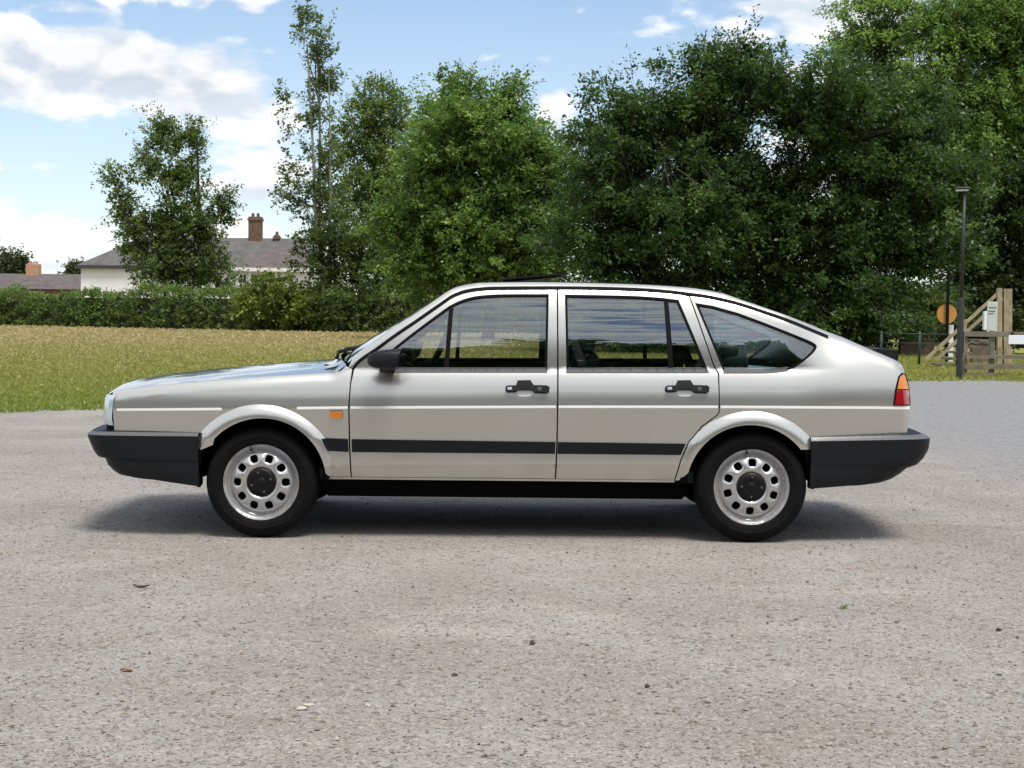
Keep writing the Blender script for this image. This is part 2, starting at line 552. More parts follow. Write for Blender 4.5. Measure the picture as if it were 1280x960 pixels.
def build_lawn():
    m = new_mat('meadow_turf')
    N, L, M, MIX, MR = nodes_of(m.node_tree)
    out = N('ShaderNodeOutputMaterial'); b = N('ShaderNodeBsdfPrincipled')
    geo = N('ShaderNodeNewGeometry'); pos = geo.outputs['Position']

    def noise(scale, det=4, rough=0.6):
        n = N('ShaderNodeTexNoise'); n.inputs['Scale'].default_value = scale
        n.inputs['Detail'].default_value = det; n.inputs['Roughness'].default_value = rough
        L(pos, n.inputs['Vector']); return n.outputs['Fac']
    sx = N('ShaderNodeSeparateXYZ'); L(pos, sx.inputs[0])
    # mown green strip near the yard, uncut straw-coloured meadow beyond
    dry = MR(M('ADD', sx.outputs[1], M('MULTIPLY', M('SUBTRACT', noise(0.12), 0.5), 26)), 18, 46, 0, 1)
    rightg = MR(sx.outputs[0], -6, 4, 1, 0.08)  # right side greener and darker: shade there is put into the turf colour
    dry = M('MULTIPLY', dry, rightg)
    c = MIX(noise(1.3), (0.225, 0.24, 0.065), (0.29, 0.285, 0.10))
    c = MIX(dry, c, MIX(noise(0.6), (0.33, 0.28, 0.14), (0.41, 0.335, 0.19)))
    c = MIX(1.0, c, MIX(noise(18, 5), (0.82, 0.82, 0.82), (1.18, 1.18, 1.18)), 'MULTIPLY')
    L(c, b.inputs['Base Color']); b.inputs['Roughness'].default_value = 0.95; b.inputs['Specular IOR Level'].default_value = 0.1
    bp = N('ShaderNodeBump'); bp.inputs['Strength'].default_value = 0.8; bp.inputs['Distance'].default_value = 0.05
    L(noise(25, 4), bp.inputs['Height']); L(bp.outputs[0], b.inputs['Normal'])
    L(b.outputs[0], out.inputs[0])
    xs = np.concatenate([np.linspace(-700, -72, 60), np.linspace(-70, 90, 700), np.linspace(92, 700, 60)])
    ey = edge_y(xs) + 0.25 * np.sin(xs * .9) + 0.14 * np.sin(xs * 3.1) + 0.08 * np.sin(xs * 7.7 + 1) + rng.normal(0, 0.05, len(xs))
    v = [(x, y, 0.006) for x, y in zip(xs, ey)] + [(x, 880, 0.006) for x in xs]
    n = len(xs)
    f = [(i, i + 1, n + i + 1, n + i) for i in range(n - 1)]
    o = mesh_obj('lawn', v, f, m, smooth=False)
    tag(o, 'mown green lawn with straw-coloured meadow behind the car', kind='structure')
    # blades, denser near the yard
    K = 180000
    D = 1.0 / (rng.random(K) * (1 / 15.0 - 1 / 92.0) + 1 / 92.0)          # distance from the camera, density ~ 1/D^2
    lat = (rng.random(K) - 0.5) * 0.86
    x = lat * D; y = D - 8.0
    ed = edge_y(x) + 0.25 * np.sin(x * .9) + 0.14 * np.sin(x * 3.1)
    keep = (y > ed - 0.5 + rng.exponential(.5, K) * (rng.random(K) < .9)) & (x < 14)
    x, y, D = x[keep], y[keep], D[keep]
    K = len(x)
    h = rng.uniform(0.02, 0.05, K) * (1 + 0.022 * (D - 15)); wd = 0.006 + 0.0011 * D
    a = rng.uniform(0, 2 * np.pi, K); lx = rng.normal(0, 0.35, K) * h; ly = rng.normal(0, 0.35, K) * h
    base = np.stack([x, y, np.full(K, 0.003)], 1)
    dx = np.stack([np.cos(a) * wd, np.sin(a) * wd, np.zeros(K)], 1)
    tip = base + np.stack([lx, ly, h], 1)
    V = np.empty((K, 3, 3)); V[:, 0] = base - dx; V[:, 1] = base + dx; V[:, 2] = tip
    dryf = np.clip((y - 20 + rng.normal(0, 7, K)) / 30, 0, 1) * np.where(x > 3, 0.1, np.where(x > 0, .5, 1.0))  # blades on the right also coloured greener, with shade in the tone
    t = rng.random((K, 1))
    g = (1 - t) * np.array([0.225, 0.240, 0.065]) + t * np.array([0.34, 0.34, 0.13])
    s = (1 - t) * np.array([0.34, 0.29, 0.15]) + t * np.array([0.46, 0.385, 0.24])
    fresh = np.clip((16 - y + rng.normal(0, 2.5, K)) / 8, 0, 1)[:, None]
    g = g * (1 - fresh * np.array([.26, .05, .25]))
    c = g * (1 - dryf[:, None]) + s * dryf[:, None]
    # flower specks and dry stalks
    pale = rng.random(K) < 0.02; c[pale] = (0.5, 0.47, 0.33)
    o = fast_mesh('grass', V.reshape(-1, 3), np.arange(3 * K).reshape(-1, 3), GRASSM, np.repeat(c, 3, 0))
    tag(o, 'short grass blades covering the lawn and meadow', 'grass', kind='stuff')


build_lawn()


# ---- loose gravel
def stones(name, pos, size, cols, mat, flat=0.6):
    K = len(pos)
    base = np.array([(1, 0, 0), (0, 1, 0), (-1, 0, 0), (0, -1, 0), (0, 0, 1), (0, 0, -1)], float)
    V = base[None] * size[:, None, None] * rng.uniform(0.55, 1.25, (K, 6, 1))
    V[:, :, 2] *= flat
    V += rng.normal(0, 0.16, V.shape) * size[:, None, None]
    a = rng.uniform(0, 2 * np.pi, K); ca, sa = np.cos(a)[:, None], np.sin(a)[:, None]
    X = V[:, :, 0] * ca - V[:, :, 1] * sa; Yv = V[:, :, 0] * sa + V[:, :, 1] * ca
    V = np.stack([X, Yv, V[:, :, 2]], 2) + pos[:, None, :]
    F = np.array([(0, 1, 4), (1, 2, 4), (2, 3, 4), (3, 0, 4), (1, 0, 5), (2, 1, 5), (3, 2, 5), (0, 3, 5)])
    F = (F[None] + 6 * np.arange(K)[:, None, None]).reshape(-1, 3)
    return fast_mesh(name, V.reshape(-1, 3), F, mat, np.repeat(cols, 6, 0))


def build_gravel():
    K = 60000
    D = 1.0 / np.sqrt(rng.random(K) * (1 / 3.3 ** 2 - 1 / 20.0 ** 2) + 1 / 20.0 ** 2)
    D = np.where(rng.random(K) < 0.5, D, rng.uniform(3.4, 13, K))
    x = (rng.random(K) - 0.5) * 0.92 * D; y = D - 8
    k = y < edge_y(x) - 0.1
    x, y = x[k], y[k]; K = len(x)
    sz = rng.lognormal(math.log(0.0032), 0.40, K)
    big = rng.random(K) < 0.008; sz[big] *= 1.7
    pos = np.stack([x, y, sz * 0.25], 1)
    pal = np.array([(0.30, 0.27, 0.24), (0.27, 0.225, 0.19), (0.35, 0.325, 0.295), (0.20, 0.18, 0.16), (0.26, 0.21, 0.17), (0.11, 0.095, 0.085), (0.43, 0.405, 0.37)])
    pr = np.array([.33, .22, .20, .11, .07, .03, .04])
    c = pal[rng.choice(len(pal), K, p=pr)] * rng.uniform(0.75, 1.1, (K, 1))
    c[big & (rng.random(K) < 0.6)] *= 0.45
    o = stones('loose_gravel', pos, sz, c, STONEM)
    tag(o, 'loose gravel chips scattered over the yard', 'gravel', kind='stuff')


build_gravel()

SKYSHEEN = simple('handle_sky_sheen', (0.82, 0.82, 0.82), 0.25, coat=0.5)  # pale diffuse colour stands in for sky reflected in the chrome handle

# ================================================================== THE CAR
YC = 0.8425                                     # centre plane of the car; its near flank touches y = 0
CAR = empty('hatchback_car', (0, YC, 0))
tag(CAR, 'champagne silver five-door hatchback parked side-on on the gravel', 'car')

_yg = np.array([(100, .10), (140, .08), (430, .07), (560, .18), (620, .195), (905, .195), (1053, .16), (1140, .10)])
# shoulder / pillar / roof / tail line of the near flank
TOP_PX = cr([(130, 498), (132, 493), (136, 490), (150, 487.5), (191, 482), (230, 478), (260, 475.5), (298, 472.5), (350, 469), (400, 466), (424, 464), (434, 455)], 4)[:-1] + \
    [(434, 455), (441, 447.5), (480, 418), (499, 405), (517.5, 393), (536, 380.6)] + \
    cr([(536, 380.6), (555, 367.2), (564, 361.8), (574, 357.8), (592.5, 354.3), (611, 353.2), (680, 352.8), (764, 354.6), (820, 356.7), (860, 359.6), (883, 362.6), (905, 367)], 4)[1:] + \
    [(925.6, 374.5), (953.8, 384), (985, 395), (1016, 407), (1053, 421.5), (1070, 429), (1090, 437.7), (1107.5, 445), (1120, 450.5)] + \
    cr([(1120, 450.5), (1126, 455), (1129.5, 462), (1133, 474), (1137, 495)], 3)[1:]
_tp = []
for (px, py) in TOP_PX:
    x, z = P(px, py, float(np.interp(px, _yg[:, 0], _yg[:, 1])))
    if not _tp or x > _tp[-1][0] + 0.0005:
        _tp.append((x, z))
_tp = np.array(_tp)


def ztop(x):
    return np.interp(x, _tp[:, 0], _tp[:, 1])


PIN_PX = [(120, 512.6), (146, 512.3), (260, 511.6), (437, 509.6), (700, 508.6), (900, 508.7), (1137, 510), (1160, 510.2)]
_pin = np.array([P(px, py, 0.01) for px, py in PIN_PX])


def zpin(x):
    return np.interp(x, _pin[:, 0], _pin[:, 1])


_sec = np.array([(-.60, .13), (-.44, .070), (-.385, .054), (-.345, .036), (-.312, .0225), (-.306, .0165), (-.24, .0135), (-.17, .0098), (-.08, .0052), (-.006, .0004), (0.0, 0.0), (.006, .0002),
                 (.04, .0044), (.075, .0105), (.11, .0186), (.14, .0272), (.165, .0358), (.185, .0445), (.2, .0514)])
# barrel-curved glasshouse: 2 degrees of tumblehome at the waist, 28 at the roof
_gz = np.linspace(.2, .72, 53); _gh = np.stack([_gz, np.concatenate([[0], np.cumsum(np.tan(np.radians(2 + 26 * np.clip((_gz[1:] - .2) / .44, 0, 1.1))) * np.diff(_gz))])], 1)
XN = P(129, 500, 0.17)[0]; XT = P(1138, 495, 0.18)[0]
FW = P(327, 603.5, 0.03); RW = P(938, 611.5, 0.03)     # wheel arch centres
RI, RO = 0.341, 0.412


def flare(x, z):
    b = 0.0
    for (cx, cz) in (FW, RW):
        r = np.hypot(x - cx, z - cz)
        k = np.clip(.22 + (z - cz) / .24 * .78, .22, 1)
        t = (r - RI) / ((RO - RI) * k)
        b = b + np.where((t < 1) & (z > cz - 0.1), 0.030 * k * (1 - np.clip(t, 0, 1) ** 2), 0)
    return b


def Ys(x, z):
    x = np.asarray(x, float); z = np.asarray(z, float)
    dz = z - zpin(x)
    y = np.where(dz < .2, np.interp(dz, _sec[:, 0], _sec[:, 1]), .0514 + np.interp(dz, _gh[:, 0], _gh[:, 1]))
    wq = np.clip((x - 1.42) / .34, 0, 1); wq = wq * wq * (3 - 2 * wq)
    y = y * (1 - wq) + wq * np.where(dz > 0, .037 * (dz / .2) ** 2, y)
    # nose and tail taper in plan, with rounded corners
    f = np.clip((-1.25 - x) / 0.87, 0, None); r = np.clip((x - 1.15) / 0.9, 0, None)
    y = y + 0.075 * f ** 2 + 0.085 * r ** 2
    for xe, sgn in ((XN, 1), (XT, -1)):
        a = np.clip(1 - (x - xe) * sgn / 0.07, 0, 0.985)
        y = y + 0.07 * (1 - np.sqrt(1 - a * a))
    zt = ztop(x); sl = (ztop(x + .02) - ztop(x - .02)) / .04
    t = (zt - z) / np.sqrt(1 + np.clip(sl, -3, 3) ** 2)
    Rr = 0.03 + 0.025 * np.clip(1 - (sl - .05) / .5, 0, 1)
    a = np.clip((Rr - t) / Rr, 0, 1.15) * 0.8
    y = y + Rr * (1 - np.sqrt(1 - a * a))
    return y - flare(x, z)


def S(px, py, off=0.0):
    Y = 0.03
    for _ in range(7):
        x, z = P(px, py, Y)
        Y = float(Ys(x, z)) + off
    return x, z


def Spoly(pts, off=0.0):
    return [S(a, b, off) for a, b in pts]


def densify(poly, step=0.02, closed=True):
    out = []
    n = len(poly)
    for i in range(n if closed else n - 1):
        a = np.array(poly[i]); b = np.array(poly[(i + 1) % n])
        k = max(1, int(math.ceil(np.linalg.norm(b - a) / step)))
        for j in range(k):
            out.append(tuple(a + (b - a) * j / k))
    if not closed: out.append(tuple(poly[-1]))
    return out


def inside(poly, pts):
    poly = np.asarray(poly); x, y = pts[:, 0], pts[:, 1]
    c = np.zeros(len(pts), bool)
    j = len(poly) - 1
    for i in range(len(poly)):
        xi, yi = poly[i]; xj, yj = poly[j]
        with np.errstate(divide='ignore', invalid='ignore'):
            q = ((yi > y) != (yj > y)) & (x < (xj - xi) * (y - yi) / (yj - yi + 1e-12) + xi)
        c ^= q; j = i
    return c


def inset(poly, d):
    """shrink a polygon (px) by d"""
    p = np.array(poly, float); n = len(p)
    area = 0.5 * np.sum(p[:, 0] * np.roll(p[:, 1], -1) - np.roll(p[:, 0], -1) * p[:, 1])
    s = 1 if area > 0 else -1
    out = []
    for i in range(n):
        a, b, c = p[i - 1], p[i], p[(i + 1) % n]
        u = (b - a) / (np.linalg.norm(b - a) + 1e-9); w = (c - b) / (np.linalg.norm(c - b) + 1e-9)
        n1 = np.array([-u[1], u[0]]) * s; n2 = np.array([-w[1], w[0]]) * s
        m = n1 + n2; k = np.dot(m, m)
        m = m * (2 / max(k, 0.6))
        out.append(tuple(b + m * d))
    return out


_ROWS = np.unique(np.concatenate([_sec[:, 0], np.arange(-.6, .75, .022)]))


def panel(name, poly_px, holes_px=(), mat=None, parent=None, off=0.0, thick=0.012, far=False, grid=0.028, both=False, step=0.02):
    """a skin panel traced in the side view and laid on the curved flank; off > 0 lies deeper"""
    outer = densify(Spoly(poly_px, off), step); holes = [densify(Spoly(h, off), step) for h in holes_px]
    loops = [outer] + holes
    vs = []; ed = []
    for lp in loops:
        n0 = len(vs); vs += lp
        ed += [(n0 + i, n0 + (i + 1) % len(lp)) for i in range(len(lp))]
    o = np.array(outer)
    x0, x1 = o[:, 0].min(), o[:, 0].max()
    xa_, xb_ = P(434, 450, .1)[0], P(600, 450, .1)[0]
    gx = np.concatenate([np.arange(x0 + grid * .5, x1, grid), np.arange(max(x0, xa_), min(x1, xb_), grid / 3)]) if name == 'rear_flank_and_pillars' else np.arange(x0 + grid * .5, x1, grid)
    gx = np.unique(np.round(gx, 4)); gx = gx[np.concatenate([[True], np.diff(gx) > .005])]
    G = []
    for x in gx:
        zp = float(zpin(x)); zt = float(ztop(x))
        zz = list(zp + _ROWS) + [zt - q for q in (.003, .008, .015, .023, .032, .042, .055)]
        zz = sorted(zz); zz = [q for i, q in enumerate(zz) if i == 0 or q - zz[i - 1] > .0035]
        G += [(x, q) for q in zz]
    for (cx, cz) in (FW, RW):
        G = [q for q in G if not (RI - .01 < math.hypot(q[0] - cx, q[1] - cz) < RO + .009 and q[1] > cz - .1)]
    for (cx, cz) in (FW, RW):
        for r in list(np.linspace(RI + .007, RO - .003, 9)) + [RO, RO + .003]:
            for a in np.arange(-14, 195, 2.5):
                G.append((cx + r * math.cos(R(a)), cz + r * math.sin(R(a))))
    G = np.array(G)
    G = G[inside(outer, G)]
    for h in holes: G = G[~inside(h, G)] if len(G) else G
    if len(G):
        B = np.array(vs)
        keep = np.ones(len(G), bool)
        for k in range(0, len(G), 500):
            d = np.hypot(G[k:k + 500, None, 0] - B[None, :, 0], G[k:k + 500, None, 1] - B[None, :, 1]).min(1)
            keep[k:k + 500] = d > 0.007
        G = G[keep]
    allv = vs + [tuple(g) for g in G]
    ov, oe, of, *_ = delaunay_2d_cdt([Vector(v) for v in allv], ed, [], 0, 1e-7)
    V2 = np.array([(v.x, v.y) for v in ov]); T = np.array([tuple(f) for f in of])
    cen = V2[T].mean(1)
    ok = inside(outer, cen)
    for h in holes: ok &= ~inside(h, cen)
    T = T[ok]
    e = 1e-3
    def nrm(q):
        yx = (Ys(q[:, 0] + e, q[:, 1]) - Ys(q[:, 0] - e, q[:, 1])) / (2 * e)
        yz = (Ys(q[:, 0], q[:, 1] + e) - Ys(q[:, 0], q[:, 1] - e)) / (2 * e)
        n = np.stack([yx, -np.ones(len(q)), yz], 1)
        return n / np.linalg.norm(n, axis=1)[:, None]
    V = np.stack([V2[:, 0], Ys(V2[:, 0], V2[:, 1]) + off, V2[:, 1]], 1)
    Nn = nrm(V2)
    # orient triangles towards -y
    a, b, c = V[T[:, 0]], V[T[:, 1]], V[T[:, 2]]
    flip = np.cross(b - a, c - a)[:, 1] > 0
    T[flip] = T[flip][:, ::-1]
    verts = [tuple(v) for v in V]; faces = [tuple(t) for t in T]; norms = [tuple(n) for n in Nn]
    for li, lp in enumerate(loops):
        q = np.array(lp); y = Ys(q[:, 0], q[:, 1]) + off
        n0 = len(verts); k = len(lp)
        nq = nrm(q)
        area = np.sum(q[:, 0] * np.roll(q[:, 1], -1) - np.roll(q[:, 0], -1) * q[:, 1])
        tg = np.roll(q, -1, 0) - np.roll(q, 1, 0); tg /= np.linalg.norm(tg, axis=1)[:, None] + 1e-9
        s = (1 if area > 0 else -1) * (1 if li == 0 else -1)
        for i in range(k):
            on = np.array([tg[i, 1] * s, 0, -tg[i, 0] * s])
            verts.append((q[i, 0], y[i], q[i, 1])); norms.append(tuple(on * .8 + nq[i] * .6))
            p = np.array([q[i, 0], y[i], q[i, 1]]) - nq[i] * thick
            verts.append(tuple(p)); norms.append(tuple(on))
        for i in range(k):
            j = (i + 1) % k
            f = (n0 + 2 * i, n0 + 2 * j, n0 + 2 * j + 1, n0 + 2 * i + 1)
            faces.append(f if s > 0 else f[::-1])
    res = []
    for fr in ((False, True) if both else (far,)):
        if fr:
            vv = [(x, 2 * YC - y, z) for x, y, z in verts]; ff = [f[::-1] for f in faces]; nn = [(x, -y, z) for x, y, z in norms]
        else:
            vv, ff, nn = verts, faces, norms
        res.append(mesh_obj(name, vv, ff, mat, parent, True, nn))
    return res if both else res[0]


def arc(c, r0, a0, a1, n=24):
    """arc in px about an arch centre, degrees counter-clockwise from +x with y up"""
    return [(c[0] + r0 * math.cos(R(a0 + (a1 - a0) * i / n)), c[1] - r0 * math.sin(R(a0 + (a1 - a0) * i / n))) for i in range(n + 1)]


FA, RA = (327, 603.5), (938, 611.5)
DRIP = cr([(441, 460), (450, 450), (467.5, 438.2), (480, 429), (498.7, 415.6), (517.5, 403), (536, 390), (555, 376.8), (564, 370.6), (574, 366.2), (585, 363.2), (602, 361), (630, 360), (720, 359.8),
           (792, 361.6), (830, 364), (860, 367.3), (883, 370.3), (907, 375.2), (930, 381.7), (954, 389.6), (985, 400.3), (1016, 413), (1035, 421)], 3)
drip_to_c = [p for p in DRIP if p[0] < 862]
TOPNEAR = [p for p in TOP_PX]
OPEN1 = [(476, 464.5)] + cr([(487, 439), (517, 415.2), (555, 387), (564, 381.2), (574, 376.3), (586, 372.2), (602, 369.3), (630, 367.8), (686, 367.6)], 3) + [(684, 464.5)]
OPEN2 = [(706, 368.2)] + cr([(706, 368.2), (780, 369.4), (820, 371.6), (848, 374.8)], 3)[1:] + [(886, 465.2), (708, 465.2)]
OPEN3 = [(868.6, 378.6), (891, 382.3), (922.5, 391.2), (953.8, 402.7), (985, 415)] + cr([(1008, 424.2), (1017, 428.5), (1021, 433), (1018, 439.5), (1010, 447.3), (996, 458), (985, 462.6), (969, 464.8), (950, 465.6)], 3) + [(905, 465.8)]

# --- outlines
WING = [(141.2, 490.2)] + [p for p in TOPNEAR if 143 < p[0] < 433] + [(437, 459.5), (440.2, 461.5), (437.4, 480), (435.2, 510), (436.2, 560), (438.6, 597.3), (411.5, 596.8)] + \
    arc(FA, 80.8, 5, 137, 40) + [(266, 556), (252, 562), (146, 562), (142.6, 533)]
DOORF = [(442.8, 461.8)] + [(x + 1.0, y + 2.6) for x, y in drip_to_c if 444 < x < 694] + [(695.8, 362.6), (696.4, 465), (696.1, 510), (695.4, 550), (693.3, 599.2), (440.2, 597.4), (438.1, 560), (436.9, 510), (438.9, 480)]
DOORR = [(697.6, 362.6)] + [(x, y + 2.7) for x, y in drip_to_c if 700 < x < 858] + [(861.2, 371), (875, 409), (890.8, 455.5), (897.2, 467), (898.2, 490), (898.2, 515), (895.8, 518.6), (877, 532.4), (860.2, 552.4), (850.2, 575), (842.4, 600.6), (695.2, 599.3), (697.2, 550), (697.9, 510), (698.2, 465)]
FLANK = [(436, 458.4)] + [p for p in TOPNEAR if p[0] > 435] + [(1137.6, 512), (1134, 538), (1131, 562), (1012, 562)] + arc(RA, 80.2, 38, 171.5, 40) + \
    [(844.0, 600.8), (851.7, 575.4), (861.4, 553.2), (878.1, 533.4), (896.8, 519.6), (899.6, 515.6), (899.6, 490), (898.8, 466.4), (892.2, 454.9), (876.5, 408.6), (862.5, 370)] + [p for p in reversed(drip_to_c)]

for fr in (False, True):
    wing = panel('front_wing', WING, (), PAINT, CAR, far=fr)
    flank = panel('rear_flank_and_pillars', FLANK, (OPEN3,), PAINT, CAR, far=fr)
    df = panel('front_door', DOORF, (OPEN1,), PAINT, CAR, far=fr)
    dr = panel('rear_door', DOORR, (OPEN2,), PAINT, CAR, far=fr)
    if not fr: tag(df, 'front passenger door with black mirror'); tag(dr, 'rear passenger door cut round the wheel arch')
    # gutter trim above the doors
    g = panel('gutter_trim', [(x, y - 2.0) for x, y in DRIP] + [(x + .6, y + 2.0) for x, y in reversed(DRIP)], (), RUBBER, flank, off=-0.004, thick=0.012, far=fr)
    # windows: rubber surround, pane, divider
    for own, op, w in ((df, OPEN1, 3.0), (dr, OPEN2, 3.0), (flank, OPEN3, 2.8)):
        oo = inset(op, -0.6)
        panel('window_seal', oo, (inset(op, w),), RUBBER, own, off=0.004, thick=0.014, far=fr)
        panel('window_pane', inset(op, 1.0), (), GLASS, own, off=0.012, thick=0.003, far=fr)
    panel('waist_strip', [(476, 459), (682.5, 459.2), (683.8, 465.6), (474, 465.4)], (), GREYRUBBER, df, off=-0.003, thick=0.012, far=fr)
    panel('waist_strip', [(709.5, 459.6), (883, 459.8), (886.6, 466), (707.5, 465.9)], (), GREYRUBBER, dr, off=-0.003, thick=0.012, far=fr)
    panel('waist_strip', [(905, 461), (950, 461), (968, 460.4), (983, 458.2), (985, 463.4), (969, 465.6), (950, 466.4), (904.5, 466.4)], (), GREYRUBBER, flank, off=-0.003, thick=0.012, far=fr)
    panel('quarter_light_bar', [(561.5, 383), (567, 379.5), (561, 460), (555, 460)], (), RUBBER, df, off=0.003, thick=0.012, far=fr)
    panel('quarter_light_bar', [(829.8, 372.8), (835.2, 373.4), (841.5, 460), (835.5, 460)], (), RUBBER, dr, off=0.003, thick=0.012, far=fr)
    # white pinstripe, interrupted by the front arch
    for own, a, b in ((wing, 146, 277), (wing, 371, 434.4), (df, 438.2, 695), (dr, 698.4, 897.4), (flank, 900.6, 1137)):
        xs = list(np.linspace(a, b, max(3, int((b - a) / 30))))
        pin = lambda x: float(np.interp(x, [q[0] for q in PIN_PX], [q[1] for q in PIN_PX]))
        panel('pinstripe', [(x, pin(x) - 1.8) for x in xs] + [(x, pin(x) + 1.5) for x in reversed(xs)], (), WHITE, own, off=-0.0012, thick=0.0015, far=fr)
    # rub strips
    def rs(x): return np.interp(x, [404, 437, 696, 858], [548.2, 549.6, 553.2, 555.4])
    def rb(x): return np.interp(x, [404, 437, 696, 858], [563.4, 565.2, 567.4, 569])
    for own, pl in ((wing, [(403.6, rs(404)), (434.6, rs(434)), (435.2, rb(435)), (411.4, rb(411))]),
                    (df, [(439.4, rs(439))] + [(x, rs(x)) for x in (500, 570, 640)] + [(694.4, rs(694)), (693.8, rb(694))] + [(x, rb(x)) for x in (640, 570, 500)] + [(439.8, rb(440))]),
                    (dr, [(697.6, rs(698)), (770, rs(770)), (857, rs(857)), (851, rb(851)), (770, rb(770)), (697, rb(697))])):
        s_ = panel('rub_strip', pl, (), STRIP, own, off=-0.013, thick=0.016, far=fr)
    # handles
    for own, dx, dy in ((df, 0, 0), (dr, 200, 0)):
        h = panel('door_handle', [(632 + dx, 483), (635 + dx, 481.6), (645 + dx, 481.6), (647 + dx, 475.4), (663 + dx, 475), (667 + dx, 481.2), (684 + dx, 481.6), (687 + dx, 484), (686.4 + dx, 489), (683 + dx, 490.6), (668 + dx, 490), (664 + dx, 487), (648 + dx, 487), (645 + dx, 489), (635 + dx, 489.4), (632 + dx, 487.6)], (), HANDLE, own, off=-0.022, thick=0.026, far=fr, step=0.01)
        panel('handle_inset', [(634.5 + dx, 483.6), (640 + dx, 483.6), (640 + dx, 487), (634.5 + dx, 487)], (), BRIGHT, own, off=-0.0235, thick=0.003, far=fr)
        panel('handle_inset', [(672 + dx, 483.8), (677 + dx, 483.8), (677 + dx, 487.8), (672 + dx, 487.8)], (), GREYRUBBER, own, off=-0.0235, thick=0.003, far=fr)
        panel('handle_scoop', cr([(646 + dx, 487), (647 + dx, 492), (650 + dx, 495.4), (663 + dx, 495.2), (667 + dx, 491.6), (668 + dx, 487)], 3), (), SKYSHEEN, own, off=-0.002, thick=0.004, far=fr, step=0.01)
    si = panel('side_indicator', [(412, 514), (427.6, 513.6), (428, 523), (412.4, 523.4)], (), AMBER, wing, off=-0.012, thick=0.014, far=fr)
    # tail lamp cluster
    tl = panel('tail_lamp', [(1123, 470), (1127.5, 466), (1131.5, 466.4), (1137.2, 487), (1138, 507), (1116.4, 507), (1119, 487)], (), RUBBER, flank, off=-0.002, thick=0.006, far=fr, step=0.01)
    panel('amber_lens', [(1124.6, 471.5), (1128.6, 468), (1131, 468.6), (1136, 486), (1121.8, 486)], (), AMBER, flank, off=-0.0075, thick=0.01, far=fr, step=0.01)
    panel('red_lens', [(1121.4, 487.2), (1136.4, 487.2), (1137, 505.6), (1118.4, 505.6)], (), REDLENS, flank, off=-0.0075, thick=0.01, far=fr, step=0.01)
    # bright edge along the sill, black sill below
    panel('sill_trim', [(411, 596.4), (560, 597.6), (693, 598.8), (843, 600.4), (843, 603), (693, 601.4), (560, 600.2), (411, 599)], (), PAINT, wing, off=-0.003, thick=0.02, far=fr)
    panel('sill', [(404, 598), (560, 599), (700, 600.4), (852, 602), (852, 614), (700, 612.4), (560, 611), (404, 609.5)], (), UNDER, wing, off=0.022, thick=0.1, far=fr)
    # interior door cards
    panel('door_card', [(455, 462.5), (693, 463), (692, 590), (452, 590)], (), DASH, df, off=0.085, thick=0.01, far=fr)
    panel('door_card', [(700, 463), (888, 463), (885, 515), (850, 560), (840, 590), (698, 590)], (), DASH, dr, off=0.085, thick=0.01, far=fr)
    panel('pillar_trim', [(682, 366), (708, 366), (711, 464), (679, 464)], (), DASH, df, off=0.05, thick=0.03, far=fr)
    panel('pillar_trim', [(846, 372), (871, 376), (909, 465), (882, 465)], (), DASH, flank, off=0.05, thick=0.03, far=fr)


# --- top skins: lofted from the near shoulder to its mirror image
def top_edge(px0, px1, n, dz=0.0):
    x0 = float(np.interp(px0, [p[0] for p in TOP_PX], [P(p[0], p[1], float(np.interp(p[0], _yg[:, 0], _yg[:, 1])))[0] for p in TOP_PX]))
    x1 = float(np.interp(px1, [p[0] for p in TOP_PX], [P(p[0], p[1], float(np.interp(p[0], _yg[:, 0], _yg[:, 1])))[0] for p in TOP_PX]))
    xs = np.linspace(x0, x1, n)
    return [(x, float(Ys(x, ztop(x) - 1e-4)), float(ztop(x)) + dz) for x in xs]


def loft(name, edge, crown, bow, mat, parent, u0=-1.0, u1=1.0, nu=24, sink=0.0, autosmooth=None):
    """edge: near-side points; bow(i, s): forward shift at the centre line"""
    v = []; f = []
    m = len(edge)
    us = np.linspace(u0, u1, nu + 1)
    for i, (x, y, z) in enumerate(edge):
        s = i / (m - 1)
        half = YC - y
        c = crown(s) if callable(crown) else crown
        b = bow(s) if callable(bow) else bow
        for u in us:
            k = 1 - abs(u) ** 2.2
            v.append((x + b * k, YC + u * half, z + c * k - sink))
    n = nu + 1
    for i in range(m - 1):
        for j in range(nu):
            f.append((i * n + j, (i + 1) * n + j, (i + 1) * n + j + 1, i * n + j + 1))
    return mesh_obj(name, v, f, mat, parent, True, autosmooth=autosmooth)


lerp = lambda a, b, s: a + (b - a) * s
bonnet = loft('bonnet', top_edge(131, 433, 26), lambda s: lerp(.030, .042, s), lambda s: lerp(-.045, -.09, s), PAINT, CAR)
scr_e = top_edge(436, 566, 14)
loft('windscreen_pillar', scr_e, .0, lambda s: lerp(-.10, -.03, s), PAINT, CAR, -1, -0.945, 3)
loft('windscreen_pillar', scr_e, .0, lambda s: lerp(-.10, -.03, s), PAINT, CAR, 0.945, 1, 3)
wsn = loft('windscreen', scr_e, .0, lambda s: lerp(-.10, -.03, s), GLASS, CAR, -0.945, 0.945, 20)
roof = loft('roof', top_edge(562, 905, 30), lambda s: .012 * math.sin(math.pi * min(1, max(0, s))) + .004, lambda s: lerp(-.03, .03, s), PAINT, CAR)
h1 = top_edge(903, 1056, 12)
hatch = loft('hatch_frame', h1, .006, .03, PAINT, CAR, -1, -0.90, 3)
loft('hatch_frame', h1, .006, .03, PAINT, CAR, 0.90, 1, 3)
loft('hatch_glass', h1, .006, .03, GLASS, CAR, -0.90, 0.90, 18)
hl = loft('hatch_lower', top_edge(1055, 1137, 16), .004, lambda s: .03, PAINT, CAR)
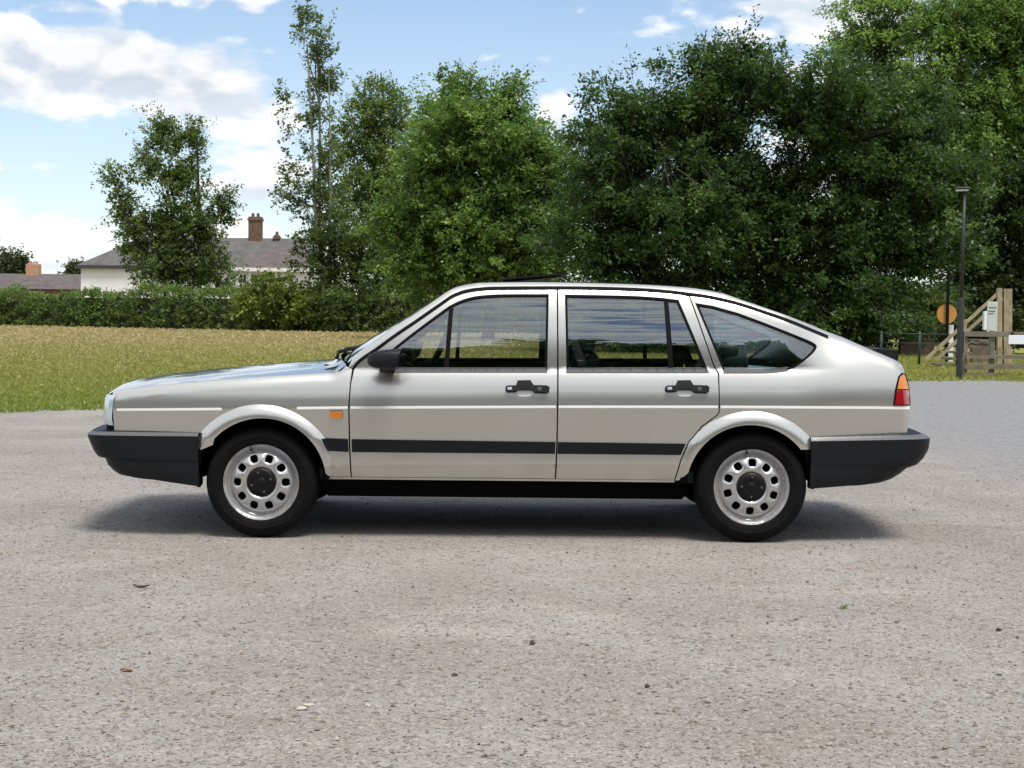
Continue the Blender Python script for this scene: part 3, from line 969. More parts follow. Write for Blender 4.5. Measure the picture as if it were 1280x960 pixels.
# headlining
loft('headlining', [(x, y + .03, z - .03) for x, y, z in top_edge(585, 895, 10)], .012, 0, LINER, CAR)

# tail panel below the hatch line, nose panel with grille
def wall(name, px, py0, py1, xoff, bow, mat, parent, y_in=0.0, n=20, steps=6):
    v = []; f = []
    for i in range(steps + 1):
        py = py0 + (py1 - py0) * i / steps
        x, z = P(px(py), py, 0.12)
        for j in range(n + 1):
            u = -1 + 2 * j / n
            v.append((x + xoff + bow * (1 - abs(u) ** 2.2), YC + u * (YC - y_in), z))
    for i in range(steps):
        for j in range(n):
            f.append((i * (n + 1) + j, i * (n + 1) + j + 1, (i + 1) * (n + 1) + j + 1, (i + 1) * (n + 1) + j))
    return mesh_obj(name, v, f, mat, parent, True)


yt = float(Ys(XT - .002, 0.75)) - .004
tail = wall('tail_panel', lambda py: np.interp(py, [490, 512, 540, 600], [1137, 1137, 1133.5, 1130]), 492, 552, -.004, .03, PAINT, CAR, yt)
yn = float(Ys(XN + .004, 0.75)) - .004
nose = wall('nose_panel', lambda py: np.interp(py, [495, 600], [129.5, 133]), 492, 548, .012, -.045, RUBBER, CAR, yn)
# headlamps wrap round the corners
for sgn in (-1, 1):
    v = []; f = []
    pts = []
    ze = P(135, 493, .1)[1]; zb = P(136, 531, .1)[1]
    xs = [P(143.4, 510, .1)[0], P(139, 510, .1)[0], P(135, 510, .1)[0], P(132, 510, .1)[0], P(130.2, 510, .1)[0]]
    for x in xs: pts.append((x, float(Ys(max(x, XN + .0015), .72)) - .006))
    y0 = pts[-1][1]
    for k in range(1, 9): pts.append((xs[-1] - .045 * (1 - (1 - k / 16) ** 2), y0 + .42 * k / 8))
    m = 7
    for (x, y) in pts:
        for j in range(m + 1):
            t = j / m
            bul = .010 * (1 - (2 * t - 1) ** 4)
            v.append((x - bul + (0.012 * t if x > xs[2] else .012 * t), y - (bul if x > xs[3] else 0) * .5, lerp(zb, ze, t)))
    for i in range(len(pts) - 1):
        for j in range(m):
            q = (i * (m + 1) + j, i * (m + 1) + j + 1, (i + 1) * (m + 1) + j + 1, (i + 1) * (m + 1) + j)
            f.append(q)
    if sgn > 0:
        v = [(x, 2 * YC - y, z) for x, y, z in v]; f = [q[::-1] for q in f]
    hlm = mesh_obj('headlamp', v, f, LAMP, CAR, True)
    b = MB()
    for (x, y, z) in [(P(141, 531, .1)[0], pts[2][1] - .002, zb)]:
        yy = y if sgn < 0 else 2 * YC - y
        b.box(P(134, 531, .1)[0], P(143, 531, .1)[0], min(yy, yy - sgn * .1), max(yy, yy - sgn * .1), zb - .03, zb + .012, .004)
    b.build('lamp_trim', RUBBER, hlm)
for k in range(6):
    b = MB(); z = lerp(P(130, 530, .8)[1], P(130, 497, .8)[1], (k + .5) / 6)
    b.box(XN - .05, XN - .02, .53, 2 * YC - .53, z - .006, z + .006, .003)
    b.build('grille_slat', CAP, nose)


LIP = simple('grey_bumper_strip', (0.10, 0.10, 0.11), 0.35)
# --- bumpers: a profile swept round the end of the car
def bumper(name, end, xin, stations, parent):
    """stations: (px of the end face, py at the corner, side offset, py at the wheel-arch end)"""
    pathpts = []
    xe = P(stations[3][0], stations[3][1], .17)[0]
    sg = -1 if end == 'front' else 1
    xi = P(xin, 560, 0)[0]
    ysd = -0.006
    rad = 0.13
    bowc = 0.05 if end == 'front' else 0.04
    # near side, corner, front, corner, far side
    sx = np.linspace(xi, xe - sg * rad, 10)
    for x in sx:
        t = abs(x - xi) / abs(xe - sg * rad - xi)
        pathpts.append((x, ysd + .035 * t ** 2, 0, -1))
    for k in range(1, 9):
        a = R(90 * k / 8)
        pathpts.append((xe - sg * rad + sg * rad * math.sin(a), ysd + .035 + rad * (1 - math.cos(a)), sg * math.sin(a), -math.cos(a)))
    y1 = ysd + .035 + rad
    for k in range(1, 11):
        y = y1 + (YC - y1) * k / 10
        u = (y - y1) / (YC - y1)
        pathpts.append((xe + sg * bowc * (1 - (1 - u) ** 2), y, sg, 0))
    m = len(stations); v = []; f = []
    x_corner = xe
    half = []
    for (x, y, nx, ny) in pathpts:
        row = []
        tt = 1.0 if nx != 0 else abs(x - xi) / abs(xe - sg * rad - xi)
        for (px, py, so, pys) in stations:
            xf, zf = P(px, py, .17)
            zf = lerp(P(px, py, .0)[1], zf, .5)
            fo = (xf - xe) * sg                 # <= 0 : how far the face sits back
            zs = P(xin, pys, 0)[1]
            t = abs(x - xi) / abs(x_corner - xi); t = min(1, t)
            z = lerp(zs, zf, t ** 0.9)
            row.append((x + sg * fo * tt, y + ny * so, z))
        half.append(row)
    rows = half + [[(x, 2 * YC - y, z) for x, y, z in r] for r in reversed(half[:-1])]
    for r in rows: v += r
    for i in range(len(rows) - 1):
        for j in range(m - 1):
            q = (i * m + j, (i + 1) * m + j, (i + 1) * m + j + 1, i * m + j + 1)
            f.append(q if sg < 0 else q[::-1])
    # close the two ends
    f.append(tuple(range(m))); f.append(tuple(reversed(range((len(rows) - 1) * m, len(rows) * m))))
    o = mesh_obj(name, v, f, BUMPER, parent, True, autosmooth=38)
    # grey wear strip along the top edge
    v = []; f = []
    for r in rows:
        q = [np.array(k) for k in r[1:4]]
        v += [tuple(k + np.array([0, 0, .0025])) for k in q]
    for i in range(len(rows) - 1):
        for j in range(2):
            k = (i * 3 + j, (i + 1) * 3 + j, (i + 1) * 3 + j + 1, i * 3 + j + 1)
            f.append(k if sg < 0 else k[::-1])
    mesh_obj('bumper_top_strip', v, f, LIP, o, True, autosmooth=38)
    return o


bf = bumper('front_bumper', 'front', 247.5, [
    (140, 536, -.06, 538), (116, 539.6, -.022, 541.6), (112.2, 542.0, -.007, 544.2), (111.4, 543.6, .001, 545.8), (111.6, 547, 0.0, 550), (115, 555, -.002, 560), (118.7, 563.7, -.004, 569), (123.7, 570.6, -.005, 576.2), (126.0, 571.6, -.0095, 577.4), (132.6, 572.2, -.0095, 579), (136, 581, -.008, 586),
    (142.5, 588, -.010, 594), (150, 593.2, -.016, 602), (166, 596.6, -.022, 608.6), (200, 598, -.09, 608.4)], CAR)
br = bumper('rear_bumper', 'rear', 1014, [
    (1128, 540, -.06, 545), (1150, 543.6, -.022, 547.6), (1158.6, 546.6, -.007, 550.4), (1160.6, 548.4, .001, 552), (1160.6, 551, 0, 556), (1159, 562, -.002, 566), (1153, 573, -.004, 576), (1145, 581.2, -.006, 583), (1140, 583.2, -.009, 585), (1132, 585.8, -.008, 588), (1123.7, 592.8, -.008, 594),
    (1112.5, 599.6, -.012, 602), (1100, 603.8, -.018, 608), (1084, 606, -.026, 611.6), (1040, 606, -.1, 611.4)], CAR)
# darker recess between body and bumper, and wheel-side ends
for fr in (False, True):
    panel('bumper_end', [(246.5, 541), (256, 541.5), (252, 570), (250.5, 609), (246.5, 609)], (), UNDER, bf, off=0.0, thick=0.05, far=fr)
    panel('bumper_end', [(1003, 549.5), (1016, 549.5), (1018, 611.5), (1014.5, 611.5), (1009.5, 585)], (), UNDER, br, off=0.004, thick=0.05, far=fr)
    panel('bumper_shadow_gap', [(146, 534.5), (246, 538.5), (246, 545), (146, 545)], (), UNDER, bf, off=-0.002, thick=0.003, far=fr) if False else None

# --- wheels
def rim_disc():
    """pressed-steel disc with ten round holes"""
    outer = [(0.168 * math.cos(a), 0.168 * math.sin(a)) for a in np.linspace(0, 2 * math.pi, 72, endpoint=False)]
    inner = [(0.074 * math.cos(a), 0.074 * math.sin(a)) for a in np.linspace(0, 2 * math.pi, 48, endpoint=False)]
    holes = [inner]
    sq = lambda q: math.copysign(abs(q) ** .66, q)
    for k in range(10):
        t = R(36 * k + 90)
        cx, cy = .127 * math.cos(t), .127 * math.sin(t)
        holes.append([(cx + .0208 * (math.cos(t) * sq(math.cos(a)) - math.sin(t) * sq(math.sin(a))), cy + .0208 * (math.sin(t) * sq(math.cos(a)) + math.cos(t) * sq(math.sin(a)))) for a in np.linspace(0, 2 * math.pi, 20, endpoint=False)])
    vs = []; ed = []
    for lp in [outer] + holes:
        n0 = len(vs); vs += lp; ed += [(n0 + i, n0 + (i + 1) % len(lp)) for i in range(len(lp))]
    G = np.array([(r * math.cos(a), r * math.sin(a)) for r in np.arange(.082, .166, .007) for a in np.linspace(0, 2 * math.pi, 90, endpoint=False)])
    for h in holes: G = G[~inside(h, G)]
    B = np.array(vs)
    G = G[np.array([np.hypot(B[:, 0] - g[0], B[:, 1] - g[1]).min() > .0035 for g in G])]
    ov, oe, of, *_ = delaunay_2d_cdt([Vector(v) for v in vs + [tuple(g) for g in G]], ed, [], 0, 1e-7)
    V2 = np.array([(v.x, v.y) for v in ov]); T = np.array([tuple(f) for f in of])
    cen = V2[T].mean(1); ok = inside(outer, cen)
    for h in holes: ok &= ~inside(h, cen)
    T = T[ok]
    def dep(r):      # y: negative is outward
        return np.interp(r, [.074, .085, .10, .127, .150, .160, .168], [.004, -.006, -.008, -.003, .010, .022, .034])
    def cone(x, z):
        d = dep(np.hypot(x, z))
        for k in range(10):
            t = R(36 * k + 90); q = np.hypot(x - .127 * math.cos(t), z - .127 * math.sin(t))
            d = d + .006 * np.exp(-((q - .021) / .006) ** 2)
        return d
    V = np.stack([V2[:, 0], cone(V2[:, 0], V2[:, 1]), V2[:, 1]], 1)
    a, b, c = V[T[:, 0]], V[T[:, 1]], V[T[:, 2]]
    fl = np.cross(b - a, c - a)[:, 1] > 0
    T[fl] = T[fl][:, ::-1]
    verts = [tuple(v) for v in V]; faces = [tuple(t) for t in T]
    for lp in holes[1:]:
        n0 = len(verts); k = len(lp); q = np.array(lp); y = cone(q[:, 0], q[:, 1])
        for i in range(k): verts += [(q[i, 0], y[i], q[i, 1]), (q[i, 0] * .99, y[i] + .03, q[i, 1] * .99)]
        for i in range(k):
            j = (i + 1) % k; faces.append((n0 + 2 * i, n0 + 2 * i + 1, n0 + 2 * j + 1, n0 + 2 * j))
    return verts, faces


TR = 0.2945
tyre_prof = [(.196, -.002), (.199, -.010), (.208, -.0165), (.222, -.0205), (.240, -.0225), (.2415, -.0232), (.2430, -.0225), (.258, -.021), (.272, -.0145), (.283, -.004), (.2895, .012), (TR - .0005, .028),
             (TR, .040), (TR - .007, .0405), (TR - .007, .047), (TR, .0475), (TR + .0004, .080), (TR - .007, .0805), (TR - .007, .087), (TR + .0004, .0875), (TR, .118), (TR - .007, .1185), (TR - .007, .125), (TR, .1255),
             (.2895, .150), (.283, .166), (.262, .180), (.222, .182), (.196, .168)]
rim_prof = [(.199, -.0035), (.2035, -.008), (.2045, -.002), (.202, .004)]
rim_in = [(.2035, -.0085), (.1985, -.0095), (.1955, -.006), (.190, .004), (.184, .008), (.182, .020), (.178, .026), (.170, .030), (.166, .034), (.160, .11), (.19, .17)]
rim_v, rim_f = rim_disc()


def wheel(cx, cy, cz, far, turn, front):
    w = empty('wheel', (cx, cy, cz)); w.parent = CAR
    w.matrix_parent_inverse = Matrix.Translation(-CAR.location)
    if far: w.rotation_euler = (0, 0, math.pi)
    v, f = lathe(tyre_prof, 96)
    t = mesh_obj('tyre', v, [q[::-1] for q in f], TYRE, None, True, autosmooth=40); t.parent = w
    v2, f2 = lathe(rim_in, 72)
    ca, sa = math.cos(turn), math.sin(turn)
    rot = lambda p: (p[0] * ca - p[2] * sa, p[1], p[0] * sa + p[2] * ca)
    mb = MB(); mb.add(v2, [q[::-1] for q in f2]); mb.add([rot(p) for p in rim_v], rim_f)
    r = mb.build('rim', RIM, None, autosmooth=50); r.parent = w
    capp = [(0.0, -.014), (.02, -.014), (.024, -.011), (.028, -.012), (.060, -.010), (.072, -.004), (.0785, .004), (.079, .012)]
    v3, f3 = lathe(capp, 40)
    mb = MB(); mb.add(v3, [q[::-1] for q in f3])
    c = mb.build('centre_cap', CAP, None, autosmooth=40); c.parent = w
    for k in range(4):
        a = turn + R(90 * k + 90); b = MB()
        v4, f4 = lathe([(0.0, -.017), (.005, -.017), (.0065, -.014), (.0065, -.004)], 10)
        b.add([(x + .052 * math.cos(a), y, z + .052 * math.sin(a)) for x, y, z in v4], [q[::-1] for q in f4])
        o = b.build('wheel_bolt', GREYRUBBER, None, autosmooth=40); o.parent = w
    b = MB(); a = turn + R(90 if front else 100)
    b.tube([(.176 * math.cos(a), .03, .176 * math.sin(a)), (.178 * math.cos(a), -.008, .178 * math.sin(a))], .005, 8)
    o = b.build('tyre_valve', CAP, None, True); o.parent = w
    b = MB(); b.add(*lathe([(0.0, .05), (.155, .05), (.155, .06), (0.0, .06)], 32))
    o = b.build('brake_drum', UNDER, None); o.parent = w
    return w


fx = P(326.5, 604, .03); rx = P(939.3, 611.5, .03)
for far in (False, True):
    yw = 0.036 if not far else 2 * YC - 0.036
    wheel(fx[0], yw, TR, far, R(18), True)
    wheel(rx[0], yw, TR, far, R(-2), False)

# --- underbody, wheel wells, axles, exhaust
def extrude_xz(poly, y0, y1):
    n = len(poly)
    v = [(x, y0, z) for x, z in poly] + [(x, y1, z) for x, z in poly]
    f = [tuple(range(n)), tuple(reversed(range(n, 2 * n)))] + [(i, n + i, n + (i + 1) % n, (i + 1) % n) for i in range(n)]
    return v, f


b = MB()
fl_ = lambda px, py: P(px, py, .1)
b.box(fl_(405, 600)[0], fl_(858, 600)[0], .10, 2 * YC - .10, .215, .33, .02)
b.box(fl_(150, 600)[0], fl_(255, 600)[0], .2, 2 * YC - .2, .30, .55, .02)
b.box(fl_(1010, 600)[0], fl_(1095, 600)[0], .16, 2 * YC - .16, .31, .62, .02)
b.box(fl_(250, 600)[0], fl_(405, 600)[0], .30, 2 * YC - .30, .24, .70, .02)
b.box(fl_(850, 600)[0], fl_(1015, 600)[0], .30, 2 * YC - .30, .27, .66, .02)
under = b.build('underbody', UNDER, CAR)
b = MB(); b.tube([(fl_(420, 0)[0], .62, .24), (fl_(700, 0)[0], .62, .24), (fl_(860, 0)[0], .60, .26)], .03, 8)
b.tube([(fl_(560, 0)[0], .62, .25), (fl_(680, 0)[0], .62, .25)], .06, 10)
b.build('exhaust', UNDER, under, True)
for (cx, _) in (fx, rx):
    b = MB(); b.tube([(cx, .16, TR), (cx, 2 * YC - .16, TR)], .035, 8); b.build('axle', UNDER, under, True)
# wheel-well liners: black half drums
for far in (False, True):
    for (c, px0) in ((FW, 0), (RW, 1)):
        v = []; f = []
        n = 26
        for k in range(n + 1):
            a = R(4 + 172 * k / n)
            for (rr, y) in ((RI - .004, .02), (RI + .03, .05), (RI + .03, .31), (0.02, .315)):
                v.append((c[0] + rr * math.cos(a), y if not far else 2 * YC - y, c[1] + rr * math.sin(a)))
        for k in range(n):
            for j in range(3):
                f.append((k * 4 + j, k * 4 + j + 1, (k + 1) * 4 + j + 1, (k + 1) * 4 + j))
        mesh_obj('wheel_well', v, f, UNDER, under, True, autosmooth=40)

# --- cabin
fxm = lambda px, py, Y: P(px, py, Y)
b = MB(); b.box(-1.02, 1.5, .14, 2 * YC - .14, .30, .36); cabin = b.build('cabin_floor', DASH, CAR)
b = MB(); b.box(-1.03, -1.0, .16, 2 * YC - .16, .34, .80); b.build('bulkhead', UNDER, CAR)


def soft_box(name, x0, x1, y0, y1, z0, z1, rake, mat, parent, r=.05):
    """rounded cushion, raked backwards by `rake` metres over its height"""
    v = []; f = []
    nu, nv = 20, 10
    cx, cy, cz = (x0 + x1) / 2, (y0 + y1) / 2, (z0 + z1) / 2
    hx, hy, hz = (x1 - x0) / 2, (y1 - y0) / 2, (z1 - z0) / 2
    p = 4.5
    for i in range(nv + 1):
        th = -math.pi / 2 + math.pi * i / nv
        for j in range(nu):
            ph = 2 * math.pi * j / nu
            sp = lambda a: math.copysign(abs(a) ** (2 / p), a)
            z = hz * sp(math.sin(th)); w = abs(math.cos(th)) ** (2 / p)
            x = hx * w * sp(math.cos(ph)); y = hy * w * sp(math.sin(ph))
            v.append((cx + x + rake * (z / hz + 1) / 2, cy + y, cz + z))
    for i in range(nv):
        for j in range(nu):
            j2 = (j + 1) % nu
            f.append((i * nu + j, i * nu + j2, (i + 1) * nu + j2, (i + 1) * nu + j))
    return mesh_obj(name, v, f, mat, parent, True)


for yc in (.45, 2 * YC - .45):
    st = soft_box('front_seat', -.22, .30, yc - .25, yc + .25, .42, .58, 0, SEATM, CAR)
    soft_box('seat_back', .20, .36, yc - .24, yc + .24, .50, .985, .13, SEATM, st)
    soft_box('headrest', .345, .445, yc - .13, yc + .13, .975, 1.115, .03, SEATM, st)
    for q in (-.06, .06):
        b = MB(); b.tube([(.37, yc + q, .93), (.395, yc + q, 1.02)], .006, 6); b.build('headrest_post', BRIGHT, st, True)
rs_ = soft_box('rear_seat', .62, 1.08, .2, 2 * YC - .2, .42, .58, 0, SEATM, CAR)
soft_box('seat_back', .98, 1.16, .2, 2 * YC - .2, .50, 1.0, .16, SEATM, rs_)
for yc in (.45, 2 * YC - .45):
    soft_box('headrest', 1.13, 1.22, yc - .13, yc + .13, .94, 1.04, .02, SEATM, rs_)
b = MB(); b.add(*extrude_xz([(1.18, .87), (1.72, .84), (1.72, .865), (1.20, .905)], .2, 2 * YC - .2)); b.build('parcel_shelf', SHELF, CAR)
for yy in (.235, 2 * YC - .235):
    b = MB(); b.bar((.30, yy + (.0 if yy < 1 else 0), 1.12), (.40, yy, .86), .012, .045, up=(1, 0, 0)); b.build('seat_belt', BELT, CAR)
# dashboard, binnacle, right-hand-drive steering wheel
b = MB()
b.add(*extrude_xz([(-1.0, .72), (-1.0, .885), (-.86, .925), (-.70, .915), (-.60, .86), (-.58, .72)], .17, 2 * YC - .17))
dash = b.build('dashboard', DASH, CAR, autosmooth=30)
b = MB(); b.add(*extrude_xz([(-.80, .90), (-.80, .985), (-.74, 1.005), (-.60, .985), (-.585, .90)], 2 * YC - .70, 2 * YC - .28))
b.build('instrument_binnacle', DASH, dash, autosmooth=30)
cyw = 2 * YC - .47
b = MB()
ring = []
for k in range(33):
    a = 2 * math.pi * k / 32
    q = np.array([0, .19 * math.cos(a), .19 * math.sin(a)])
    t = R(24)
    ring.append((-.47 + q[0] * math.cos(t) + q[2] * math.sin(t), cyw + q[1], .89 + q[2] * math.cos(t)))
b.tube(ring, .014, 8, cap=False)
b.tube([(-.47, cyw, .89), (-.70, cyw, .80)], .03, 8)
for k in (0, 16, 24): b.tube([ring[k], (-.475, cyw, .885)], .012, 6)
b.build('steering_wheel', CAP, CAR, True)
b = MB(); b.box(-.42, -.36, YC - .12, YC + .12, 1.205, 1.26, .012); b.build('rear_view_mirror', CAP, CAR)

# --- door mirrors
def mirror(far):
    zc = P(478, 448, -.10)[1]; x0 = P(459.5, 448, -.10)[0]; x1 = P(499, 448, -.10)[0]
    v = []; f = []
    # sections from the nose of the housing to its open face
    secs = [(0.0, .25, .30), (.06, .55, .55), (.2, .80, .78), (.45, .95, .94), (.8, 1, 1), (1.0, .98, .98)]
    hz = (P(478, 435.2, -.10)[1] - P(478, 460.2, -.10)[1]) / 2
    n = 20
    for (t, ky, kz) in secs:
        for k in range(n):
            a = 2 * math.pi * k / n
            sp = lambda q: math.copysign(abs(q) ** .55, q)
            v.append((lerp(x0, x1, t) + .015 * sp(math.sin(a)) * t, -.10 + .085 * ky * sp(math.cos(a)), zc - .008 * (1 - t) + hz * kz * sp(math.sin(a))))
    for i in range(len(secs) - 1):
        for k in range(n):
            k2 = (k + 1) % n
            f.append((i * n + k, i * n + k2, (i + 1) * n + k2, (i + 1) * n + k))
    f.append(tuple(range(n)))
    m = len(v)
    c = [(x - .006, -.10 + (y + .10) * .93, zc + (z - zc) * .93) for (x, y, z) in v[-n:]]
    v += c
    for k in range(n):
        k2 = (k + 1) % n
        f.append(((len(secs) - 1) * n + k, (len(secs) - 1) * n + k2, m + k2, m + k))
    fix = lambda q: [(x, 2 * YC - y, z) if far else (x, y, z) for x, y, z in q]
    fx2 = lambda q: q if far else [tuple(reversed(p)) for p in q]
    o = mesh_obj('door_mirror', fix(v), fx2(f), BUMPER, CAR, True, autosmooth=45)
    g = mesh_obj('mirror_glass', fix([(x - .004, y, z) for x, y, z in c]), fx2([tuple(reversed(range(n)))]), BRIGHT, o, False)
    b = MB()
    s1 = P(482, 462, -.02); s2 = P(478, 456, -.06)
    b.add(fix([(s1[0] - .03, .07, s1[1] + .02), (s1[0] + .05, .07, s1[1] + .02), (s1[0] + .045, .06, s1[1] - .015), (s1[0] - .01, .05, s1[1] - .02),
               (s2[0] - .02, -.05, s2[1] + .02), (s2[0] + .05, -.05, s2[1] + .02), (s2[0] + .045, -.05, s2[1] - .02), (s2[0] - .01, -.05, s2[1] - .02)]),
          [(0, 1, 2, 3), (4, 7, 6, 5), (0, 4, 5, 1), (1, 5, 6, 2), (2, 6, 7, 3), (3, 7, 4, 0)])
    b.build('mirror_arm', BUMPER, o)
    panel('mirror_sail', [(474, 463), (486, 441), (497, 433.5), (497, 463)], (), BUMPER, o, off=-0.003, thick=0.014, far=far)


mirror(False); mirror(True)

# --- sunroof, spoiler, wipers, washer jets
z0 = float(ztop(0)) + .013
b = MB(); b.add(*extrude_xz([(-.06, z0 + .003), (.30, z0 + .037), (.305, z0 + .046), (.28, z0 + .047), (-.06, z0 + .012)], YC - .42, YC + .42)); b.build('tilted_sunroof', CAP, CAR, autosmooth=30)
e = top_edge(1092, 1124, 5)
v = []; f = []
for u in np.linspace(-.93, .93, 25):
    k = 1 - abs(u) ** 2.2
    for (i, dx, dz) in ((0, 0, .004), (1, .015, .022), (4, .00, .062), (4, .012, .060), (4, .015, .02), (4, .006, -.004)):
        x, y, z = e[i]; v.append((x + dx + .03 * k, YC + u * (YC - y), z + dz + .004 * k))
for i in range(24):
    for j in range(6):
        f.append((i * 6 + j, i * 6 + (j + 1) % 6, (i + 1) * 6 + (j + 1) % 6, (i + 1) * 6 + j))
f.append(tuple(range(6))); f.append(tuple(reversed(range(24 * 6, 25 * 6))))
mesh_obj('tailgate_spoiler', v, f, BUMPER, CAR, True, autosmooth=35)
for (yy, ln) in ((.42, .5), (1.0, .5)):
    b = MB()
    xb = scr_e[0][0] - .10 * (1 - abs((yy - YC) / (YC - .07)) ** 2.2); zb_ = scr_e[0][2]
    b.tube([(xb - .03, yy, zb_ + .005), (xb - .02, yy, zb_ + .045), (xb + .03, yy + .15, zb_ + .055), (xb + .08, yy + .42, zb_ + .075)], [.014, .011, .007, .005], 6)
    wp = b.build('wiper_arm', CAP, CAR, True)
    b = MB(); b.bar((xb + .045, yy + .12, zb_ + .05), (xb + .085, yy + .58, zb_ + .075), .008, .022); b.build('wiper_blade', RUBBER, wp)
for yy in (.36, 2 * YC - .36):
    b = MB(); xw = P(408.7, 462.5, .36)[0]
    b.box(xw - .015, xw + .012, yy - .02, yy + .02, float(ztop(xw)) + .012, float(ztop(xw)) + .034, .005); b.build('washer_jet', CAP, bonnet)

# ================================================================== TREES AND HEDGE
BARK = simple('bark', (0.034, 0.029, 0.023), 0.9, bump=0.6, bscale=14, var=0.35, vscale=6)
PALEBARK = simple('pale_bark', (0.22, 0.20, 0.16), 0.85, bump=0.4, bscale=14, var=0.35, vscale=4)


def unit(v):
    return v / (np.linalg.norm(v, axis=-1, keepdims=True) + 1e-9)


def leaf_cloud(cen, outward, cr_, ntw, nlf, L0, tone, c0, c1, upb, g, flat=0.5, wid=0.55, jit=0.22):
    """sprays of diamond leaves along short twigs; returns verts, faces, cols, twig segments"""
    C = len(cen)
    # twig directions
    d = unit(outward[:, None, :] * 0.9 + g.normal(0, 0.75, (C, ntw, 3)) * np.array([1, 1, flat + .15]) + np.array([0, 0, upb]))
    ln = cr_[:, None] * g.uniform(0.55, 1.25, (C, ntw))
    start = cen[:, None, :] + g.normal(0, 0.22, (C, ntw, 3)) * cr_[:, None, None]
    t = g.uniform(0.08, 1.0, (C, ntw, nlf))
    p = start[:, :, None, :] + d[:, :, None, :] * (ln[:, :, None] * t)[..., None]
    p[..., 2] -= (0.12 * ln[:, :, None] * t * t)                          # droop
    p += g.normal(0, 0.10, p.shape) * cr_[:, None, None, None]
    ax = unit(d[:, :, None, :] * 0.55 + g.normal(0, 0.75, p.shape) * np.array([1, 1, .7]) + np.array([0, 0, -.18]))
    nm = unit(np.array([0, 0, 1.0]) * (1 - flat * .4) + g.normal(0, 0.55, p.shape))
    sd_ = unit(np.cross(ax, nm)); nm = np.cross(sd_, ax)
    L = L0 * g.uniform(0.6, 1.3, p.shape[:-1])[..., None]
    W = L * wid * g.uniform(0.8, 1.2, p.shape[:-1])[..., None]
    V = np.stack([p, p + ax * L * .5 + sd_ * W * .5 - nm * L * .06, p + ax * L - nm * L * .12, p + ax * L * .5 - sd_ * W * .5 - nm * L * .06], -2)
    V = V.reshape(-1, 4, 3)
    K = len(V)
    tn = np.repeat(tone, ntw * nlf)
    mixf = np.clip(tn + g.normal(0, jit, K), 0, 1)[:, None]
    c = (1 - mixf) * np.array(c0) + mixf * np.array(c1)
    c *= g.uniform(0.85, 1.15, (K, 1))
    tw = np.stack([start, start + d * ln[..., None]], 2).reshape(-1, 2, 3)
    return V, c, tw


def tri_twigs(seg, r):
    """three-sided twigs for (n,2,3) segments"""
    a, b = seg[:, 0], seg[:, 1]
    d = unit(b - a); ref = np.where(np.abs(d[:, 2:3]) > .9, np.array([[1.0, 0, 0]]), np.array([[0, 0, 1.0]]))
    s = unit(np.cross(d, ref)); u = np.cross(s, d)
    V = []
    for (p, rr) in ((a, r), (b, r * .35)):
        for k in range(3):
            t = 2 * math.pi * k / 3
            V.append(p + (s * math.cos(t) + u * math.sin(t)) * rr)
    V = np.stack(V, 1)
    F = np.array([(0, 1, 4, 3), (1, 2, 5, 4), (2, 0, 3, 5)])
    F = (F[None] + 6 * np.arange(len(a))[:, None, None]).reshape(-1, 4)
    return V.reshape(-1, 3), F


